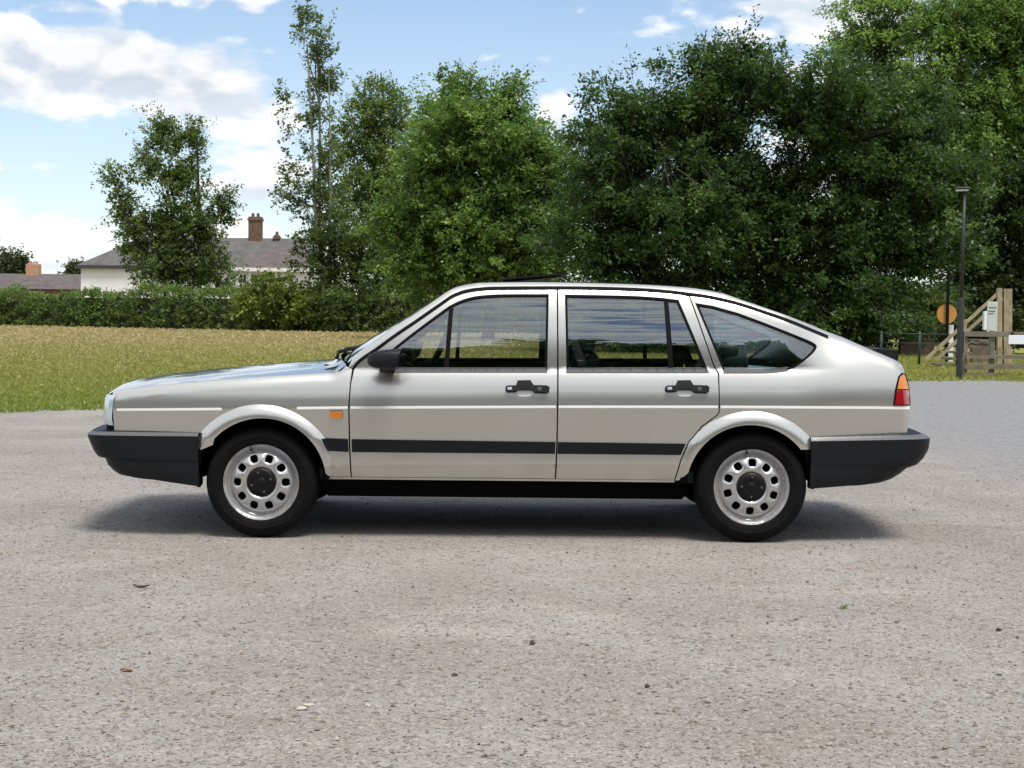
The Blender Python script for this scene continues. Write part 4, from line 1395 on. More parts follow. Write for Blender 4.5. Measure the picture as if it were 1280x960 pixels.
def tree(name, label, group, Y, base_px, lobes, nclump, ntw, nlf, L0, crm, c0, c1, seed, upb=0.1, flat=0.5, trunk_r=0.2,
         trunk_top=None, bark=None, depth=0.8, core=0.35, shoots=0, nlimb=14, extra_trunks=(), wid=.55, dens_edge=0.5, tonebias=0.0, nbough=0, spread=(1, .3)):
    g = np.random.default_rng(seed)
    sc = FPX / (Y + 8.0)
    E = []
    for lb in lobes:
        px, py, rx, ry = lb[:4]
        x, z = P(px, py, Y)
        ry_d = (rx / sc) * depth
        E.append((x, Y + (lb[4] if len(lb) > 4 else g.uniform(-.35, .35) * ry_d), z, rx / sc, ry_d, ry / sc))
    E = np.array(E)
    w = E[:, 3] * E[:, 5]; w /= w.sum()
    pick = g.choice(len(E), nclump, p=w)
    dirs = unit(g.normal(0, 1, (nclump, 3)))
    rr = dens_edge + (1 - dens_edge) * g.random(nclump) ** 0.6
    inner = g.random(nclump) < core
    rr[inner] = g.random(inner.sum()) ** 0.5 * dens_edge
    cen = E[pick, :3] + dirs * E[pick, 3:6] * rr[:, None] * 0.93
    if nbough:
        # leaf sprays gather on boughs, leaving shaded hollows between
        bi = g.integers(0, nbough, nclump); onb = (g.random(nclump) < .8) & ~inner
        outer_i = np.where(~inner)[0]
        src = g.choice(outer_i, nbough, replace=False)
        cen[onb] = cen[src][bi[onb]] + g.normal(0, 1, (onb.sum(), 3)) * np.array([spread[0], spread[0], spread[1]])
        dirs[onb] = dirs[src][bi[onb]]
        btone = g.normal(0, .13, nbough)
    cen[:, 2] = np.maximum(cen[:, 2], 0.35)
    cc = (E[:, :3] * w[:, None]).sum(0)
    out = unit(dirs * 0.7 + unit(cen - cc) * 0.6)
    crr = crm * g.uniform(0.7, 1.35, nclump)
    tone = np.clip(g.normal(0.45 + tonebias, 0.22, nclump) + (np.where(onb, btone[bi], -.1) if nbough else 0), 0, 1)
    V, c, tw = leaf_cloud(cen, out, crr, ntw, nlf, L0, tone, c0, c1, upb, g, flat, wid)
    if shoots:
        # long young shoots that break the outline along the top
        top = np.argsort(-(cen[:, 2] + g.normal(0, .5, nclump)))[:shoots * 3]
        top = g.choice(top, shoots, replace=False)
        so = unit(out[top] * .6 + np.array([0, 0, .9]) + g.normal(0, .25, (shoots, 3)))
        V2, c2, tw2 = leaf_cloud(cen[top], so, crr[top] * 1.7, 3, int(nlf * 2.2), L0 * .85, tone[top], c0, c1, .5, g, flat, wid)
        V = np.concatenate([V, V2]); c = np.concatenate([c, c2]); tw = np.concatenate([tw, tw2])
    bx, bz = P(base_px, 420, Y)
    T = empty(name, (bx, Y, 0)); tag(T, label, 'tree', group)
    K = len(V)
    crown = fast_mesh('crown', V.reshape(-1, 3), np.arange(4 * K).reshape(-1, 4), LEAF, np.repeat(c, 4, 0))
    put(crown, T)
    # trunk, limbs, branches
    b = MB()
    tz = trunk_top if trunk_top else cc[2]
    tpts = [np.array([bx, Y, -.1])]
    for k in range(1, 6):
        s = k / 5
        tpts.append(np.array([lerp(bx, cc[0], s ** 1.5 * .6) + g.normal(0, .06), Y + g.normal(0, .06), tz * s]))
    b.tube(tpts, [trunk_r * (1.25 if k == 0 else 1 - .14 * k) for k in range(6)], 9)
    limb_nodes = [p for p in tpts[2:]]
    ends = g.choice(nclump, min(nlimb, nclump), replace=False)
    for e_ in ends:
        tgt = cen[e_] * .9 + cc * .1
        st = tpts[2 + int(g.integers(0, 4))]
        mid = st * .5 + tgt * .5 + np.array([0, 0, .12 * np.linalg.norm(tgt - st)]) * g.uniform(-.3, 1)
        pts = [st, st * .7 + mid * .3, mid, mid * .5 + tgt * .5 + g.normal(0, .1, 3), tgt]
        b.tube(pts, [trunk_r * q for q in (.42, .34, .24, .15, .06)], 6, cap=False)
        limb_nodes += pts[1:]
    ln = np.array(limb_nodes)
    segs = []
    for i in range(nclump):
        k = np.argmin(np.linalg.norm(ln - cen[i], axis=1)); segs.append((ln[k], cen[i]))
    segs = np.array(segs)
    # bow the branches: two pieces each
    midp = segs.mean(1) + g.normal(0, .06, (len(segs), 3)) * np.linalg.norm(segs[:, 1] - segs[:, 0], axis=1)[:, None]
    segs2 = np.concatenate([np.stack([segs[:, 0], midp], 1), np.stack([midp, segs[:, 1]], 1)])
    v1, f1 = tri_twigs(segs2, max(.008, trunk_r * .06)); v2, f2 = tri_twigs(tw, max(.004, trunk_r * .02))
    for (ex0, ey0, ex1, ey1, er) in extra_trunks:
        x0, z0_ = P(ex0, ey0, Y); x1, z1_ = P(ex1, ey1, Y)
        b.tube([(x0, Y - .3, z0_), ((x0 + x1) / 2 + .05, Y - .35, (z0_ + z1_) / 2), (x1, Y - .3, z1_)], [er, er * .8, er * .35], 7)
    tv = np.concatenate([np.array(b.v), v1, v2]); n0 = len(b.v)
    faces = [tuple(q) for q in b.f] + [tuple(q) for q in (f1 + n0)] + [tuple(q) for q in (f2 + n0 + len(v1))]
    me = bpy.data.meshes.new('trunk'); me.from_pydata(tv.tolist(), [], faces); me.update(); me.materials.append(bark or BARK)
    to = bpy.data.objects.new('trunk', me); COL.objects.link(to); put(to, T)
    return T


GT = 'trees behind the yard'
DK0, DK1 = (0.028, 0.064, 0.018), (0.092, 0.165, 0.038)
MD0, MD1 = (0.070, 0.145, 0.034), (0.215, 0.320, 0.080)
LT0, LT1 = (0.105, 0.200, 0.045), (0.275, 0.385, 0.11)
tree('hornbeam_tree', 'wide dark green tree behind the rear half of the car', GT, 37.0, 985,
     [(795, 165, 70, 75), (775, 240, 62, 60), (890, 150, 85, 85), (915, 105, 45, 45), (1010, 150, 90, 80), (1100, 190, 80, 85), (1150, 260, 62, 75),
      (850, 260, 100, 90), (960, 260, 110, 100), (1060, 290, 110, 90), (770, 320, 60, 60), (850, 370, 95, 55), (960, 375, 110, 55), (1070, 380, 80, 48), (1130, 320, 50, 50), (790, 395, 60, 38)],
     3000, 6, 17, 0.138, 0.58, DK0, DK1, 11, upb=.14, flat=.2, trunk_r=.28, depth=1.0, shoots=80, nlimb=22, wid=.5, nbough=300, spread=(.55, .16))
tree('bright_green_tree', 'mid green bushy tree rising above the front door of the car', GT, 54.0, 610,
     [(600, 185, 85, 72), (545, 235, 64, 72), (662, 225, 50, 74), (528, 300, 54, 58), (615, 290, 95, 85), (692, 275, 28, 62), (575, 350, 80, 40), (660, 350, 60, 42), (565, 145, 36, 38), (630, 142, 36, 36)],
     2100, 6, 16, 0.15, 0.60, MD0, MD1, 12, upb=.10, flat=.4, trunk_r=.24, depth=1.0, shoots=60, nlimb=16, wid=.6, nbough=240, spread=(.42, .26))
tree('ash_tree', 'lighter open tree between the tall slender tree and bushy tree', GT, 82.0, 470,
     [(470, 140, 38, 38), (450, 195, 42, 50), (485, 205, 36, 60), (455, 260, 52, 55), (500, 270, 40, 60)],
     520, 5, 13, 0.20, 0.75, MD0, (0.19, 0.23, 0.055), 13, upb=.1, flat=.5, trunk_r=.2, shoots=30, core=.2, nlimb=10)
tree('slender_tree', 'tall slender open tree with pale stems, tallest left of centre', GT, 78.0, 402,
     [(380, 22, 13, 26), (398, 62, 20, 36), (408, 105, 22, 40), (392, 145, 26, 44), (405, 195, 26, 46), (385, 240, 28, 46), (410, 270, 34, 46), (358, 125, 8, 40), (364, 210, 12, 50), (356, 250, 9, 20)],
     270, 4, 9, 0.20, 0.55, (0.048, 0.092, 0.034), (0.15, 0.205, 0.07), 14, upb=.55, flat=.9, trunk_r=.13, trunk_top=15.5, bark=PALEBARK, shoots=16, core=.3, nlimb=9, dens_edge=.3,
     extra_trunks=((398, 330, 385, 60, .10), (413, 330, 412, 90, .08)))
tree('ivy_clad_tree', 'ivy-clad tree in front of the white house', GT, 80.0, 225,
     [(205, 170, 24, 32), (242, 178, 20, 32), (180, 205, 18, 26), (222, 225, 36, 46), (205, 280, 48, 50), (250, 290, 36, 52), (205, 335, 62, 40), (255, 340, 44, 38), (143, 225, 17, 26), (157, 262, 20, 28), (175, 300, 26, 30), (272, 255, 18, 36)],
     640, 5, 13, 0.19, 0.62, (0.045, 0.088, 0.022), (0.16, 0.22, 0.055), 15, upb=.25, flat=.7, trunk_r=.18, shoots=30, core=.35, nlimb=14, dens_edge=.35,
     extra_trunks=((250, 360, 248, 180, .13), (180, 330, 143, 225, .11)))
tree('sunlit_tree', 'tall sunlit yellow-green tree at the edge of frame beyond the lamp post', GT, 52.0, 1252,
     [(1100, 35, 46, 42), (1165, 30, 70, 46), (1240, 30, 70, 55), (1310, 50, 70, 70), (1125, 90, 50, 38), (1195, 105, 62, 48), (1265, 125, 62, 52), (1330, 150, 60, 70), (1180, 170, 50, 40), (1240, 195, 56, 40), (1300, 230, 60, 50), (1280, 80, 70, 60), (1215, 150, 60, 50), (1290, 175, 60, 50), (1075, 75, 34, 40), (1140, 140, 44, 40)],
     2100, 6, 15, 0.15, 0.62, LT0, LT1, 16, upb=.08, nbough=150, spread=(.55, .2), flat=.3, trunk_r=.3, trunk_top=9.5, shoots=30, nlimb=22, core=.2, extra_trunks=((1252, 330, 1215, 225, .16), (1256, 330, 1285, 200, .16)))
tree('shaded_tree', 'deep green tree with canopy shade put into its leaf colour behind the timber steps', GT, 49.0, 1285,
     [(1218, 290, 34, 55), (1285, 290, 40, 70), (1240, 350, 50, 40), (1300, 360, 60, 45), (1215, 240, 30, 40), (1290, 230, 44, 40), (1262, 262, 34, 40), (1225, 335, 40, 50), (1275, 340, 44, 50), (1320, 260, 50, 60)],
     900, 6, 10, 0.17, 0.6, (0.014, 0.030, 0.008), (0.050, 0.090, 0.018), 17, trunk_r=.3, nlimb=8)  # leaf colours darkened to stand in for shade beneath the canopy
GB = 'shrubs along the hedge'


def bush(name, label, Y, base, lobes, n, c0, c1, seed, L0=.2, crm=.5):
    t = tree(name, label, GB, Y, base, lobes, n, 5, 8, L0, crm, c0, c1, seed, upb=.2, flat=.6, trunk_r=.08, core=.4, nlimb=8, shoots=max(4, n // 20))
    t['category'] = 'shrub'
    return t


bush('laurel_shrub', 'dark leafy shrub at the foot of the slender tree', 74, 440, [(410, 320, 46, 42), (460, 335, 55, 50), (510, 345, 50, 45), (440, 375, 80, 40), (500, 385, 60, 32)], 520, (0.024, 0.044, 0.011), (0.095, 0.14, 0.028), 21, .24, .6)
bush('round_shrub', 'rounded light green shrub below the house windows', 73, 345, [(345, 368, 46, 24), (322, 382, 36, 20), (375, 385, 40, 22)], 230, (0.075, 0.12, 0.018), (0.20, 0.25, 0.045), 22, .2, .42)
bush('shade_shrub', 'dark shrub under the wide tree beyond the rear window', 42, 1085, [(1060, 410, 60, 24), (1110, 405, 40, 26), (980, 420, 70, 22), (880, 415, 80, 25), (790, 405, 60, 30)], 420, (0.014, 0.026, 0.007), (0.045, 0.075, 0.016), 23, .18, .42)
bush('bramble_shrub', 'low green bramble by the brick wall near the round sign', 44, 1150, [(1120, 385, 40, 24), (1160, 392, 28, 20), (1150, 372, 22, 14)], 150, (0.05, 0.08, 0.016), (0.14, 0.18, 0.04), 24, .16, .36)
bush('nettle_shrub', 'dark weedy shrub growing behind the timber fence', 40, 1240, [(1195, 414, 26, 15), (1235, 410, 34, 20), (1285, 410, 42, 22), (1160, 418, 30, 10)], 240, (0.02, 0.036, 0.009), (0.07, 0.10, 0.022), 26, .14, .32)
bush('field_shrub', 'grey-green bush far beyond the steps', 95, 1195, [(1170, 378, 26, 22), (1200, 372, 30, 24), (1230, 380, 34, 22), (1270, 385, 40, 20)], 200, (0.04, 0.062, 0.022), (0.10, 0.125, 0.05), 25, .26, .6)


def hedge():
    line = [(-1000, 394), (-260, 402), (-80, 405.2), (0, 407), (200, 411), (430, 415.2), (600, 417), (900, 420), (1010, 421), (1500, 426), (2300, 434)]
    pts = np.array([ground_at(*q) for q in line])
    g = np.random.default_rng(31)
    H = empty('hedge', (pts[4][0], pts[4][1], 0)); tag(H, 'long clipped green hedge across the far side of the meadow', 'hedge')
    seg = np.linalg.norm(np.diff(pts, axis=0), axis=1); cum = np.concatenate([[0], np.cumsum(seg)]); Lt = cum[-1]
    n = 7600
    s = g.random(n) * Lt
    x = np.interp(s, cum, pts[:, 0]); y = np.interp(s, cum, pts[:, 1])
    hgt = 1.98 + .18 * np.sin(s * .35) + .16 * np.sin(s * 1.1 + 1) + .08 * np.sin(s * 2.9)
    u = g.random(n)
    face = u < .62
    z = np.where(face, g.random(n) * hgt, hgt - .1 + g.normal(0, .06, n))
    dep = np.where(face, g.normal(0, .10, n) - .1 + .12 * np.sin(s * 1.7 + z), g.random(n) * 1.5)
    cen = np.stack([x, y + dep, np.maximum(z, .12)], 1)
    out = np.where(face[:, None], np.array([[0, -1, .35]]), np.array([[0, -.2, 1.0]]))
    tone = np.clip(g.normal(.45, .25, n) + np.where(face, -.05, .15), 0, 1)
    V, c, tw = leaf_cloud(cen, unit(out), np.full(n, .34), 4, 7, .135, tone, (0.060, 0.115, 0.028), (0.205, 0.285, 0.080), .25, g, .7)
    K = len(V)
    fo = fast_mesh('foliage', V.reshape(-1, 3), np.arange(4 * K).reshape(-1, 4), LEAF, np.repeat(c, 4, 0)); put(fo, H)
    # twiggy dense inside
    b = MB()
    ss = np.linspace(0, Lt, 160)
    for i in range(159):
        xa, ya = np.interp(ss[i], cum, pts[:, 0]), np.interp(ss[i], cum, pts[:, 1]); xb, yb = np.interp(ss[i + 1], cum, pts[:, 0]), np.interp(ss[i + 1], cum, pts[:, 1])
        h = 1.7
        b.add([(xa, ya + .15, 0), (xb, yb + .15, 0), (xb, yb + .3, h), (xa, ya + .3, h), (xa, ya + 1.3, 0), (xb, yb + 1.3, 0), (xb, yb + 1.2, h), (xa, ya + 1.2, h)],
              [(0, 1, 2, 3), (3, 2, 6, 7), (5, 4, 7, 6)])
    b.build('twig_core', simple('hedge_twigs', (0.018, 0.026, 0.010), .95, bump=.8, bscale=8, var=.5, vscale=4), H)


hedge()
for i, (px, py, rx, ry, lab) in enumerate(((14, 330, 18, 12, 'distant dark treetop above the slate-roofed cottage'), (96, 340, 9, 6, 'small distant treetop beside the white house wall'))):
    Yd = 170.0
    t = tree('distant_tree', lab, GT, Yd, px, [(px, py, rx, ry), (px + 6, py + 10, rx, ry), (px - 6, py + 14, rx, ry)], 130, 5, 8, .42, 1.1, (0.03, 0.05, 0.02), (0.08, 0.11, 0.04), 40 + i, nlimb=5, trunk_r=.2)


def opposite_wood():
    """the wood across the yard, behind the photographer: it shows in the car's glass and paint"""
    g = np.random.default_rng(51)
    n = 3800
    x = g.uniform(-60, 60, n); hgt = 11.8 + 1.8 * np.sin(x * .21) + 1.4 * np.sin(x * .53 + 1) + .9 * np.sin(x * 1.3)
    z = hgt * g.random(n) ** 1.15; y = -36 + g.uniform(-2.5, 1.5, n) - 2 * (z / 15) ** 2
    cen = np.stack([x, y, np.maximum(z, .5)], 1)
    V, c, tw = leaf_cloud(cen, unit(np.tile(np.array([[0, 1, .4]]), (n, 1))), np.full(n, 1.5), 5, 6, 1.1, np.clip(g.normal(.4, .25, n), 0, 1), DK0, DK1, .1, g)
    K = len(V)
    o = fast_mesh('opposite_wood', V.reshape(-1, 3), np.arange(4 * K).reshape(-1, 4), LEAF, np.repeat(c, 4, 0))
    tag(o, 'green wood across the yard mirrored in the car windows', 'wood', kind='stuff')


opposite_wood()

# ================================================================== HOUSES
RENDER = simple('white_render', (0.74, 0.76, 0.78), 0.85, var=0.05, vscale=0.8)
SLATE = simple('slate_roof', (0.10, 0.095, 0.092), 0.75, bump=0.5, bscale=3.0, var=0.25, vscale=1.6)
SLATE2 = simple('brown_slate_roof', (0.105, 0.088, 0.085), 0.75, bump=0.5, bscale=3.0, var=0.25, vscale=1.6)
BRICKM = simple('red_brick', (0.135, 0.085, 0.055), 0.85, var=0.3, vscale=5)
TERRA = simple('terracotta', (0.42, 0.24, 0.15), 0.8, var=0.2, vscale=8)
FASCIA = simple('dark_fascia', (0.04, 0.04, 0.045), 0.6)
WINDARK = simple('window_dark_glass', (0.03, 0.035, 0.04), 0.05)
FRAMEW = simple('white_frame', (0.78, 0.78, 0.78), 0.5)


def W(px, py, Y):
    x, z = P(px, py, Y); return np.array([x, Y, z])


def poly_prism(pts, d):
    """polygon facing the camera, extruded backwards by d"""
    n = len(pts)
    v = [tuple(p) for p in pts] + [(p[0], p[1] + d, p[2]) for p in pts]
    return v, [tuple(range(n))[::-1], tuple(range(n, 2 * n))] + [(i, (i + 1) % n, n + (i + 1) % n, n + i) for i in range(n)]


def white_house():
    Y = 100.0
    x0, ze = P(101, 331, Y); x1, _ = P(420, 331, Y); zr = P(300, 297, Y)[1]
    ze2 = ze
    H = empty('white_house', ((x0 + x1) / 2, Y, 0)); tag(H, 'long white rendered house with slate roof and chimneys behind the hedge', 'house')
    b = MB(); b.box(x0, x1, Y, Y + 7, 0, ze); b.build('wall', RENDER, H)
    # hipped slate roof
    rid0 = P(178, 297, Y + 3.5)[0]; rid1 = x1 - 3
    zr = P(300, 297.5, Y + 3.5)[1]
    o = .3
    v = [(x0 - o, Y - o, ze - .05), (x1 + o, Y - o, ze - .05), (x1 + o, Y + 7 + o, ze - .05), (x0 - o, Y + 7 + o, ze - .05), (rid0, Y + 3.5, zr), (rid1, Y + 3.5, zr)]
    rf = mesh_obj('roof', v, [(0, 1, 5, 4), (1, 2, 5), (2, 3, 4, 5), (3, 0, 4), (0, 3, 2, 1)], SLATE, H, False)
    b = MB(); b.box(x0 - o - .02, x1 + o, Y - o - .06, Y - o - .01, ze - .26, ze - .02); b.build('fascia', FASCIA, H)
    b = MB(); b.box(x0 - o - .07, x0 - o - .03, Y - o, Y + 7, ze - .26, ze - .02); b.build('fascia', FASCIA, H)
    # front wing with its own pitched roof
    gx0, gz = P(296, 335, Y - 2.5); gx1 = P(392, 335, Y - 2.5)[0]; gzt = P(340, 308, Y - .5)[1]
    b = MB(); b.box(gx0, gx1, Y - 2.5, Y + .02, 0, gz); b.build('wall', RENDER, H)
    v = [(gx0 - .3, Y - 2.8, gz), (gx1 + .3, Y - 2.8, gz), (gx1 - 1.2, Y + .6, gzt), (gx0 + 1.9, Y + .6, gzt), (gx0 - .3, Y + .6, gz), (gx1 + .3, Y + .6, gz)]
    mesh_obj('roof', v, [(0, 1, 2, 3), (0, 3, 4), (1, 5, 2), (0, 4, 5, 1)], SLATE2, H, False)
    b = MB(); b.box(gx0 - .32, gx1 + .3, Y - 2.9, Y - 2.82, gz - .22, gz + .02); b.build('fascia', FRAMEW, H)
    for (a, c) in ((298.5, 309), (313, 322), (326, 336)):
        xa, zt = P(a, 342, Y - 2.5); xb, zb = P(c, 366, Y - 2.5)
        b = MB(); b.box(xa, xb, Y - 2.56, Y - 2.49, zb, zt, .01); w = b.build('window', FRAMEW, H)
        m = (xa + xb) / 2
        for (p, q) in ((xa + .07, m - .03), (m + .03, xb - .07)):
            for (s, t) in ((zb + .07, (zb + zt) / 2 - .03), ((zb + zt) / 2 + .03, zt - .07)):
                b = MB(); b.box(p, q, Y - 2.575, Y - 2.562, s, t); b.build('pane', WINDARK, w)
    for (a, c, t, bt, m) in ((311.5, 327.5, 271, 303, BRICKM), (343, 349.5, 294, 303, BRICKM)):
        xa, zt = P(a, t, Y + 3.5); xb, zb = P(c, bt, Y + 3.5)
        b = MB(); b.box(xa, xb, Y + 3.1, Y + 3.9, zb - .6, zt, .02); b.box(xa - .06, xb + .06, Y + 3.04, Y + 3.96, zt - .3, zt - .12, .02)
        ch = b.build('chimney', m, rf)
        for k in ((.3, .7) if xb - xa > .6 else (.5,)):
            b = MB(); xm = lerp(xa, xb, k); b.tube([(xm, Y + 3.5, zt - .02), (xm, Y + 3.5, zt + .26)], [.12, .10], 10); b.build('chimney_pot', m, rf)


def cottage():
    Y = 118.0
    x0 = P(-60, 362, Y)[0]; x1, ze = P(112, 361.5, Y); zr = P(60, 342.5, Y + 3)[1]
    H = empty('brick_cottage', ((x0 + x1) / 2, Y, 0)); tag(H, 'low brick cottage with purple-brown slate roof at the edge of frame', 'house')
    b = MB(); b.box(x0, x1, Y, Y + 6, 0, ze); b.build('wall', BRICKM, H)
    xr0 = P(26, 342, Y + 3)[0]
    v = [(x0 - .3, Y - .3, ze - .02), (x1 + .3, Y - .3, ze - .02), (x1 + .3, Y + 6.3, ze - .02), (x0 - .3, Y + 6.3, ze - .02), (x0 + 3, Y + 3, zr), (x1 - .2, Y + 3, zr)]
    rf = mesh_obj('roof', v, [(0, 1, 5, 4), (1, 2, 5), (2, 3, 4, 5), (3, 0, 4), (0, 3, 2, 1)], SLATE2, H, False)
    xa, zt = P(34, 330, Y + 3); xb, zb = P(50, 344, Y + 3)
    b = MB(); b.box(xa, xb, Y + 2.6, Y + 3.4, zb - .5, zt, .02); b.build('chimney', TERRA, rf)
    for k in (.25, .75):
        b = MB(); xm = lerp(xa, xb, k); b.tube([(xm, Y + 3, zt - .02), (xm, Y + 3, zt + .22)], [.12, .1], 10); b.build('chimney_pot', TERRA, rf)


white_house(); cottage()

# ================================================================== LAMP POST, STEPS, FENCE, SIGNS
GALV = simple('grey_painted_steel', (0.035, 0.038, 0.036), 0.5, metal=0.3)
DARKSTEEL = simple('dark_steel', (0.006, 0.007, 0.007), 0.7, spec=0.1)
PALELAMP = simple('lamp_glass', (0.65, 0.68, 0.70), 0.3)
TIMBER = simple('weathered_timber', (0.31, 0.255, 0.175), 0.85, bump=0.3, bscale=30, var=0.3, vscale=5)
GREYTIMBER = simple('grey_timber', (0.17, 0.152, 0.12), 0.9, bump=0.3, bscale=30, var=0.3, vscale=5)
ORANGE = simple('faded_orange_paint', (0.50, 0.23, 0.06), 0.5, var=0.12, vscale=3)
BOARD = simple('pale_notice_board', (0.52, 0.56, 0.56), 0.5, var=0.06, vscale=5)
WSIGN = simple('white_sign', (0.80, 0.82, 0.88), 0.4)
PRINT = simple('dark_print', (0.06, 0.06, 0.06), 0.6)
BRICKW = simple('old_brick', (0.12, 0.088, 0.068), 0.9, bump=0.4, bscale=6, var=0.4, vscale=4)


def lamp_post():
    x, Y = ground_at(1199, 474)
    T = empty('lamp_post', (x, Y, 0)); tag(T, 'slim grey lamp post at the tarmac edge by the steps', 'lamp post')
    b = MB(); zt = P(1199, 372, Y)[1]; top = P(1199, 238, Y)[1]
    b.tube([(x, Y, -.05), (x, Y, zt - .1), (x, Y, zt)], [.062, .062, .04], 12); b.build('base_column', GALV, T, autosmooth=40)
    b = MB(); b.tube([(x, Y, zt - .02), (x + .02, Y, top)], [.036, .028], 12); b.build('upper_column', GALV, T, True)
    b = MB(); b.tube([(x + .02, Y, top - .03), (x + .02, Y, top + .03)], .04, 12); b.box(x - .16, x + .12, Y - .09, Y + .09, top + .02, top + .06, .015); hd = b.build('lamp_head', GALV, T)
    b = MB(); b.box(x - .14, x + .08, Y - .07, Y + .07, top - .012, top + .019, .01); b.build('lamp_lens', PALELAMP, T)
    b = MB(); b.box(x + .055, x + .075, Y - .05, Y + .05, .5, .9); b.build('access_door', GREYTIMBER, T)


def steps():
    Y = 27.0
    T = empty('timber_steps_handrail', (*P(1210, 470, Y)[:1], Y, 0)); tag(T, 'pale timber steps with sloping double handrail beyond the lamp post', 'steps')
    def bar(name, a, c, w=.09, h=.09, dy=0.0, m=TIMBER):
        b = MB(); p, q = W(*a, Y + dy), W(*c, Y + dy)
        b.bar(p, q, w, h, up=(0, -1, 0)); return b.build(name, m, T)
    bar('handrail', (1157, 449.5), (1252, 362.5), .07, .042); bar('lower_rail', (1170, 450), (1254, 373), .07, .04)
    for (a, dy) in (((1249, 360, 1249, 474), 0.0), ((1257, 361, 1257, 476), .0), ((1262, 361, 1262, 472), 1.0), ((1205, 399, 1204, 472), 0.0)):
        bar('post', a[:2], a[2:], .105 if dy == 0 else .09, .105, dy)
    n = 7
    for k in range(n):
        px, py = lerp(1172, 1244, k / (n - 1)), lerp(464, 418, k / (n - 1))
        b = MB(); p = W(px, py, Y + .05); b.box(p[0] - .13, p[0] + .13, Y + .06, Y + .98, p[2] - .03, p[2] + .02); b.build('tread', GREYTIMBER, T)
    return T


def rail_fence():
    Y = ground_at(1240, 472)[1] + .3
    T = empty('post_and_rail_fence', (P(1245, 472, Y)[0], Y, 0)); tag(T, 'weathered three-rail timber fence in front of the steps', 'fence')
    for (a, c, w) in (((1200, 417.2), (1330, 418.5), .10), ((1207, 446), (1330, 446.5), .07), ((1206, 458.5), (1330, 458), .09), ((1205, 468), (1262, 468), .06)):
        b = MB(); b.bar(W(*a, Y), W(*c, Y), .035, w); b.build('rail', GREYTIMBER, T)
    for px in (1206.5, 1240.5, 1327):
        b = MB(); p = W(px, 413, Y + .06); b.box(p[0] - .05, p[0] + .05, Y + .03, Y + .12, -.05, p[2], .008); b.build('post', GREYTIMBER, T)
    # thin wire rail running behind the car
    Y2 = Y + 6
    T2 = empty('wire_fence', (P(1160, 450, Y2)[0], Y2, 0)); tag(T2, 'low grey wire fence in front of the brick wall', 'fence')
    b = MB(); b.tube([W(1100, 416.5, Y2), W(1200, 418.5, Y2)], .014, 6); b.build('wire', GALV, T2, True)
    b = MB(); b.tube([W(1100, 428, Y2), W(1200, 430, Y2)], .01, 6); b.build('wire', GALV, T2, True)
    for px in (1102, 1150, 1197):
        b = MB(); p = W(px, 414, Y2); b.tube([(p[0], Y2 + .02, -.05), (p[0], Y2 + .02, p[2])], .03, 8); b.build('post', GALV, T2, True)


def signs():
    Y = 30.0
    p = W(1184.3, 392.5, Y); T = empty('round_sign', (p[0], Y, 0)); tag(T, 'round faded orange sign on a dark pole left of the lamp post', 'sign')
    b = MB(); r = 12.4 / (FPX / (Y + 8))
    b.tube([(p[0], Y + .06, p[2]), (p[0], Y + .075, p[2])], r, 36); b.build('sign_disc', ORANGE, T, autosmooth=30)
    b = MB(); zt = P(1184, 338, Y)[1]; b.box(p[0] - .032, p[0] + .032, Y - .032, Y + .032, 0, zt, .006); b.build('pole', DARKSTEEL, T)
    b = MB(); q = W(1189.5, 412, Y + .2); b.box(q[0] - .05, q[0] + .05, Y + .2, Y + .3, -.05, q[2] + .12); b.build('stub_post', RENDER, T)
    Y = 24.5
    a, c = W(1234.5, 377, Y), W(1246.5, 415, Y)
    T = empty('notice_board', ((a[0] + c[0]) / 2, Y, 0)); tag(T, 'pale grey upright notice board leaning behind the timber posts', 'notice board')
    b = MB(); b.box(a[0], c[0], Y, Y + .03, c[2], a[2], .005); bd = b.build('board', BOARD, T)
    b = MB(); b.box(a[0] - .06, a[0] - .005, Y, Y + .12, c[2] + .04, a[2] - .2); b.build('side_panel', WSIGN, T)
    for (u0, u1, py) in ((.1, .9, 384.5), (.1, .75, 389), (.1, .6, 392)):
        z = P(1238, py, Y)[1]; b = MB(); b.box(lerp(a[0], c[0], u0), lerp(a[0], c[0], u1), Y - .004, Y - .001, z - .008, z + .008); b.build('print_line', PRINT, bd)
    b = MB(); m = (a[0] + c[0]) / 2; b.box(m - .035, m + .035, Y + .035, Y + .1, -.05, c[2] + .3); b.build('post', RENDER, T)
    Y = 20.6
    a, c = W(1260.5, 419, Y), W(1302, 430.5, Y)
    T = empty('white_sign', ((a[0] + c[0]) / 2, Y, 0)); tag(T, 'blank white rectangular sign fixed to the fence at the edge of frame', 'sign')
    b = MB(); b.box(a[0], c[0], Y - .02, Y, c[2], a[2], .004); b.build('plate', WSIGN, T)
    for xx in (a[0] + .08, c[0] - .08):
        b = MB(); b.box(xx - .02, xx + .02, Y + .002, Y + .06, c[2] - .05, a[2] + .06); b.build('bracket', GALV, T)


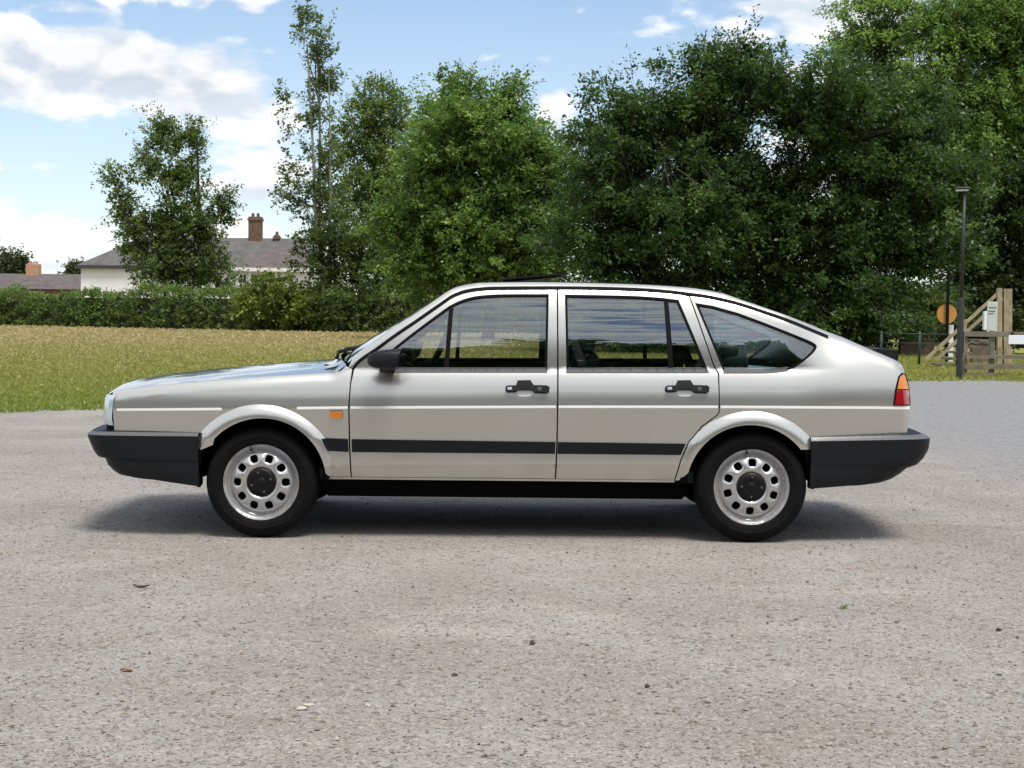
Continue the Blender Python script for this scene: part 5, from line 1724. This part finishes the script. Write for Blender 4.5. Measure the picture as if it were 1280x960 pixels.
def brick_walls():
    Y = 37.0
    for i, (x0, x1, py, lab) in enumerate(((1126, 1168, 423, 'low ruddy brick wall between bramble and handrail foot'), (1216, 1238, 427, 'short brick pier behind the timber fence'))):
        a = W(x0, py, Y - 7 * i); c = W(x1, py, Y - 7 * i)
        T = empty('brick_wall', ((a[0] + c[0]) / 2, Y - 7 * i, 0)); tag(T, lab, 'wall')
        bw = MB(); bw.box(a[0], c[0], a[1], a[1] + .25, -.05, a[2] - .06); bw.build('brickwork', BRICKW, T)
        k = max(2, int((c[0] - a[0]) / .26)); wdt = (c[0] - a[0]) / k
        for j in range(k):
            b = MB(); b.box(a[0] + j * wdt + .008, a[0] + (j + 1) * wdt - .008, a[1] - .02, a[1] + .27, a[2] - .058, a[2] + random.uniform(-.01, .012), .006); b.build('coping_brick', BRICKW, T)


lamp_post(); steps(); rail_fence(); signs(); brick_walls()

# ---- small things lying on the gravel
PALE = simple('pale_stone', (0.46, 0.44, 0.39), 0.9, var=.15, vscale=40)
DARKST = simple('dark_stone', (0.07, 0.062, 0.056), 0.9, var=.2, vscale=40)
BROWN = simple('dead_leaf', (0.30, 0.15, 0.07), 0.8, var=.25, vscale=60)


def stone(name, px, py, w, h, mat, label, cat='stone', seed=0, group=None):
    g = np.random.default_rng(seed)
    x, y = ground_at(px, py); s = (FPX / (y + 8))
    rx = w / 2 / s; rz = h / s
    v = []; f = []
    n, m = 9, 5
    rad = g.uniform(.5, 1.2, (m + 1, n))
    for i in range(m + 1):
        th = -math.pi / 2 + math.pi * i / m
        for j in range(n):
            ph = 2 * math.pi * j / n
            v.append((x + rx * math.cos(th) * math.cos(ph) * rad[i, j], y + rx * .7 * math.cos(th) * math.sin(ph) * rad[i, j], max(-.002, rz * .42 + rz * .5 * math.sin(th) * rad[i, j])))
    for i in range(m):
        for j in range(n):
            j2 = (j + 1) % n; f.append((i * n + j, i * n + j2, (i + 1) * n + j2, (i + 1) * n + j))
    o = mesh_obj(name, v, f, mat, None, False)
    tag(o, label, cat, group)


GS = 'larger stones on the gravel'
stone('stone', 378, 887, 16, 5, PALE, 'larger of two touching pale stones on gravel below front wheel', seed=1, group=GS)
stone('stone', 386, 882, 15, 3, PALE, 'flat pale sliver stone leaning behind the larger pale stone', seed=2, group=GS)
stone('stone', 665, 806, 9, 6, DARKST, 'dark brown stone on gravel below the middle of the car', seed=3, group=GS)
stone('stone', 809, 860, 7, 6, DARKST, 'small dark stone on gravel below the rear door', seed=4, group=GS)
stone('stone', 568, 845, 9, 4, DARKST, 'thin dark stone right of the pale stones', seed=5, group=GS)
stone('stone', 1036, 932, 9, 5, PALE, 'small pale stone near the bottom of the frame', seed=6, group=GS)
stone('stone', 1248, 789, 9, 5, DARKST, 'grey-black stone on gravel towards the tarmac side', seed=7, group=GS)


def leaf_litter():
    x, y = ground_at(158, 840)
    v = []; f = []
    for i in range(7):
        t = i / 6; w = .014 * math.sin(math.pi * (.08 + .9 * t))
        for q in (-1, -.5, 0, .5, 1):
            v.append((x - .02 + .04 * t, y + q * w + .008 * math.sin(t * 3), .004 + .006 * q * q + .003 * math.sin(t * 5)))
    for i in range(6):
        for j in range(4): f.append((i * 5 + j, i * 5 + j + 1, i * 5 + 6 + j, i * 5 + 5 + j))
    o = mesh_obj('fallen_leaf', v, f, BROWN, None, True); tag(o, 'curled reddish brown leaf lying on the gravel', 'leaf')
    x, y = ground_at(176, 735)
    b = MB(); b.tube([(x - .035, y + .01, .012), (x - .01, y, .007), (x + .015, y - .005, .008), (x + .04, y, .014)], [.004, .006, .006, .003], 6)
    o = b.build('twig', DARKST, None, True); tag(o, 'short curved dark twig lying on the gravel', 'twig')
    x, y = ground_at(1054, 761)
    g = np.random.default_rng(3); b = MB()
    for k in range(8):
        a = g.uniform(0, 6.28); l = g.uniform(.012, .026)
        b.tube([(x + g.normal(0, .01), y + g.normal(0, .01), -.002), (x + l * .5 * math.cos(a), y + l * .5 * math.sin(a), l * .7), (x + l * math.cos(a), y + l * math.sin(a), l * .6)], [.002, .002, .0006], 3, cap=False)
    o = b.build('weed_tuft', simple('weed_green', (0.09, 0.13, 0.03), .6), None); tag(o, 'tiny green weed tuft growing through the gravel', 'weed')


leaf_litter()


def litter():
    """dry leaf bits and seed husks blown over the yard"""
    g = np.random.default_rng(77); K = 240
    D = g.uniform(3.6, 15, K); x = (g.random(K) - .5) * .8 * D; y = D - 8
    k = y < edge_y(x) - .2; x, y = x[k], y[k]; K = len(x)
    s = g.uniform(.006, .015, K); a = g.uniform(0, 6.28, K)
    base = np.array([(-1, 0, .2), (0, -.45, 0), (1, 0, .3), (0, .45, .1)])
    V = base[None] * s[:, None, None]
    X = V[:, :, 0] * np.cos(a)[:, None] - V[:, :, 1] * np.sin(a)[:, None]; Yv = V[:, :, 0] * np.sin(a)[:, None] + V[:, :, 1] * np.cos(a)[:, None]
    V = np.stack([X + x[:, None], Yv + y[:, None], V[:, :, 2] + .004], 2)
    pal = np.array([(.20, .12, .06), (.10, .075, .05), (.28, .20, .11), (.14, .13, .06)])
    c = pal[g.integers(0, 4, K)] * g.uniform(.7, 1.2, (K, 1))
    o = fast_mesh('leaf_litter', V.reshape(-1, 3), np.arange(4 * K).reshape(-1, 4), STONEM, np.repeat(c, 4, 0))
    tag(o, 'small dry leaf bits scattered over the gravel', 'leaf litter', kind='stuff')


litter()
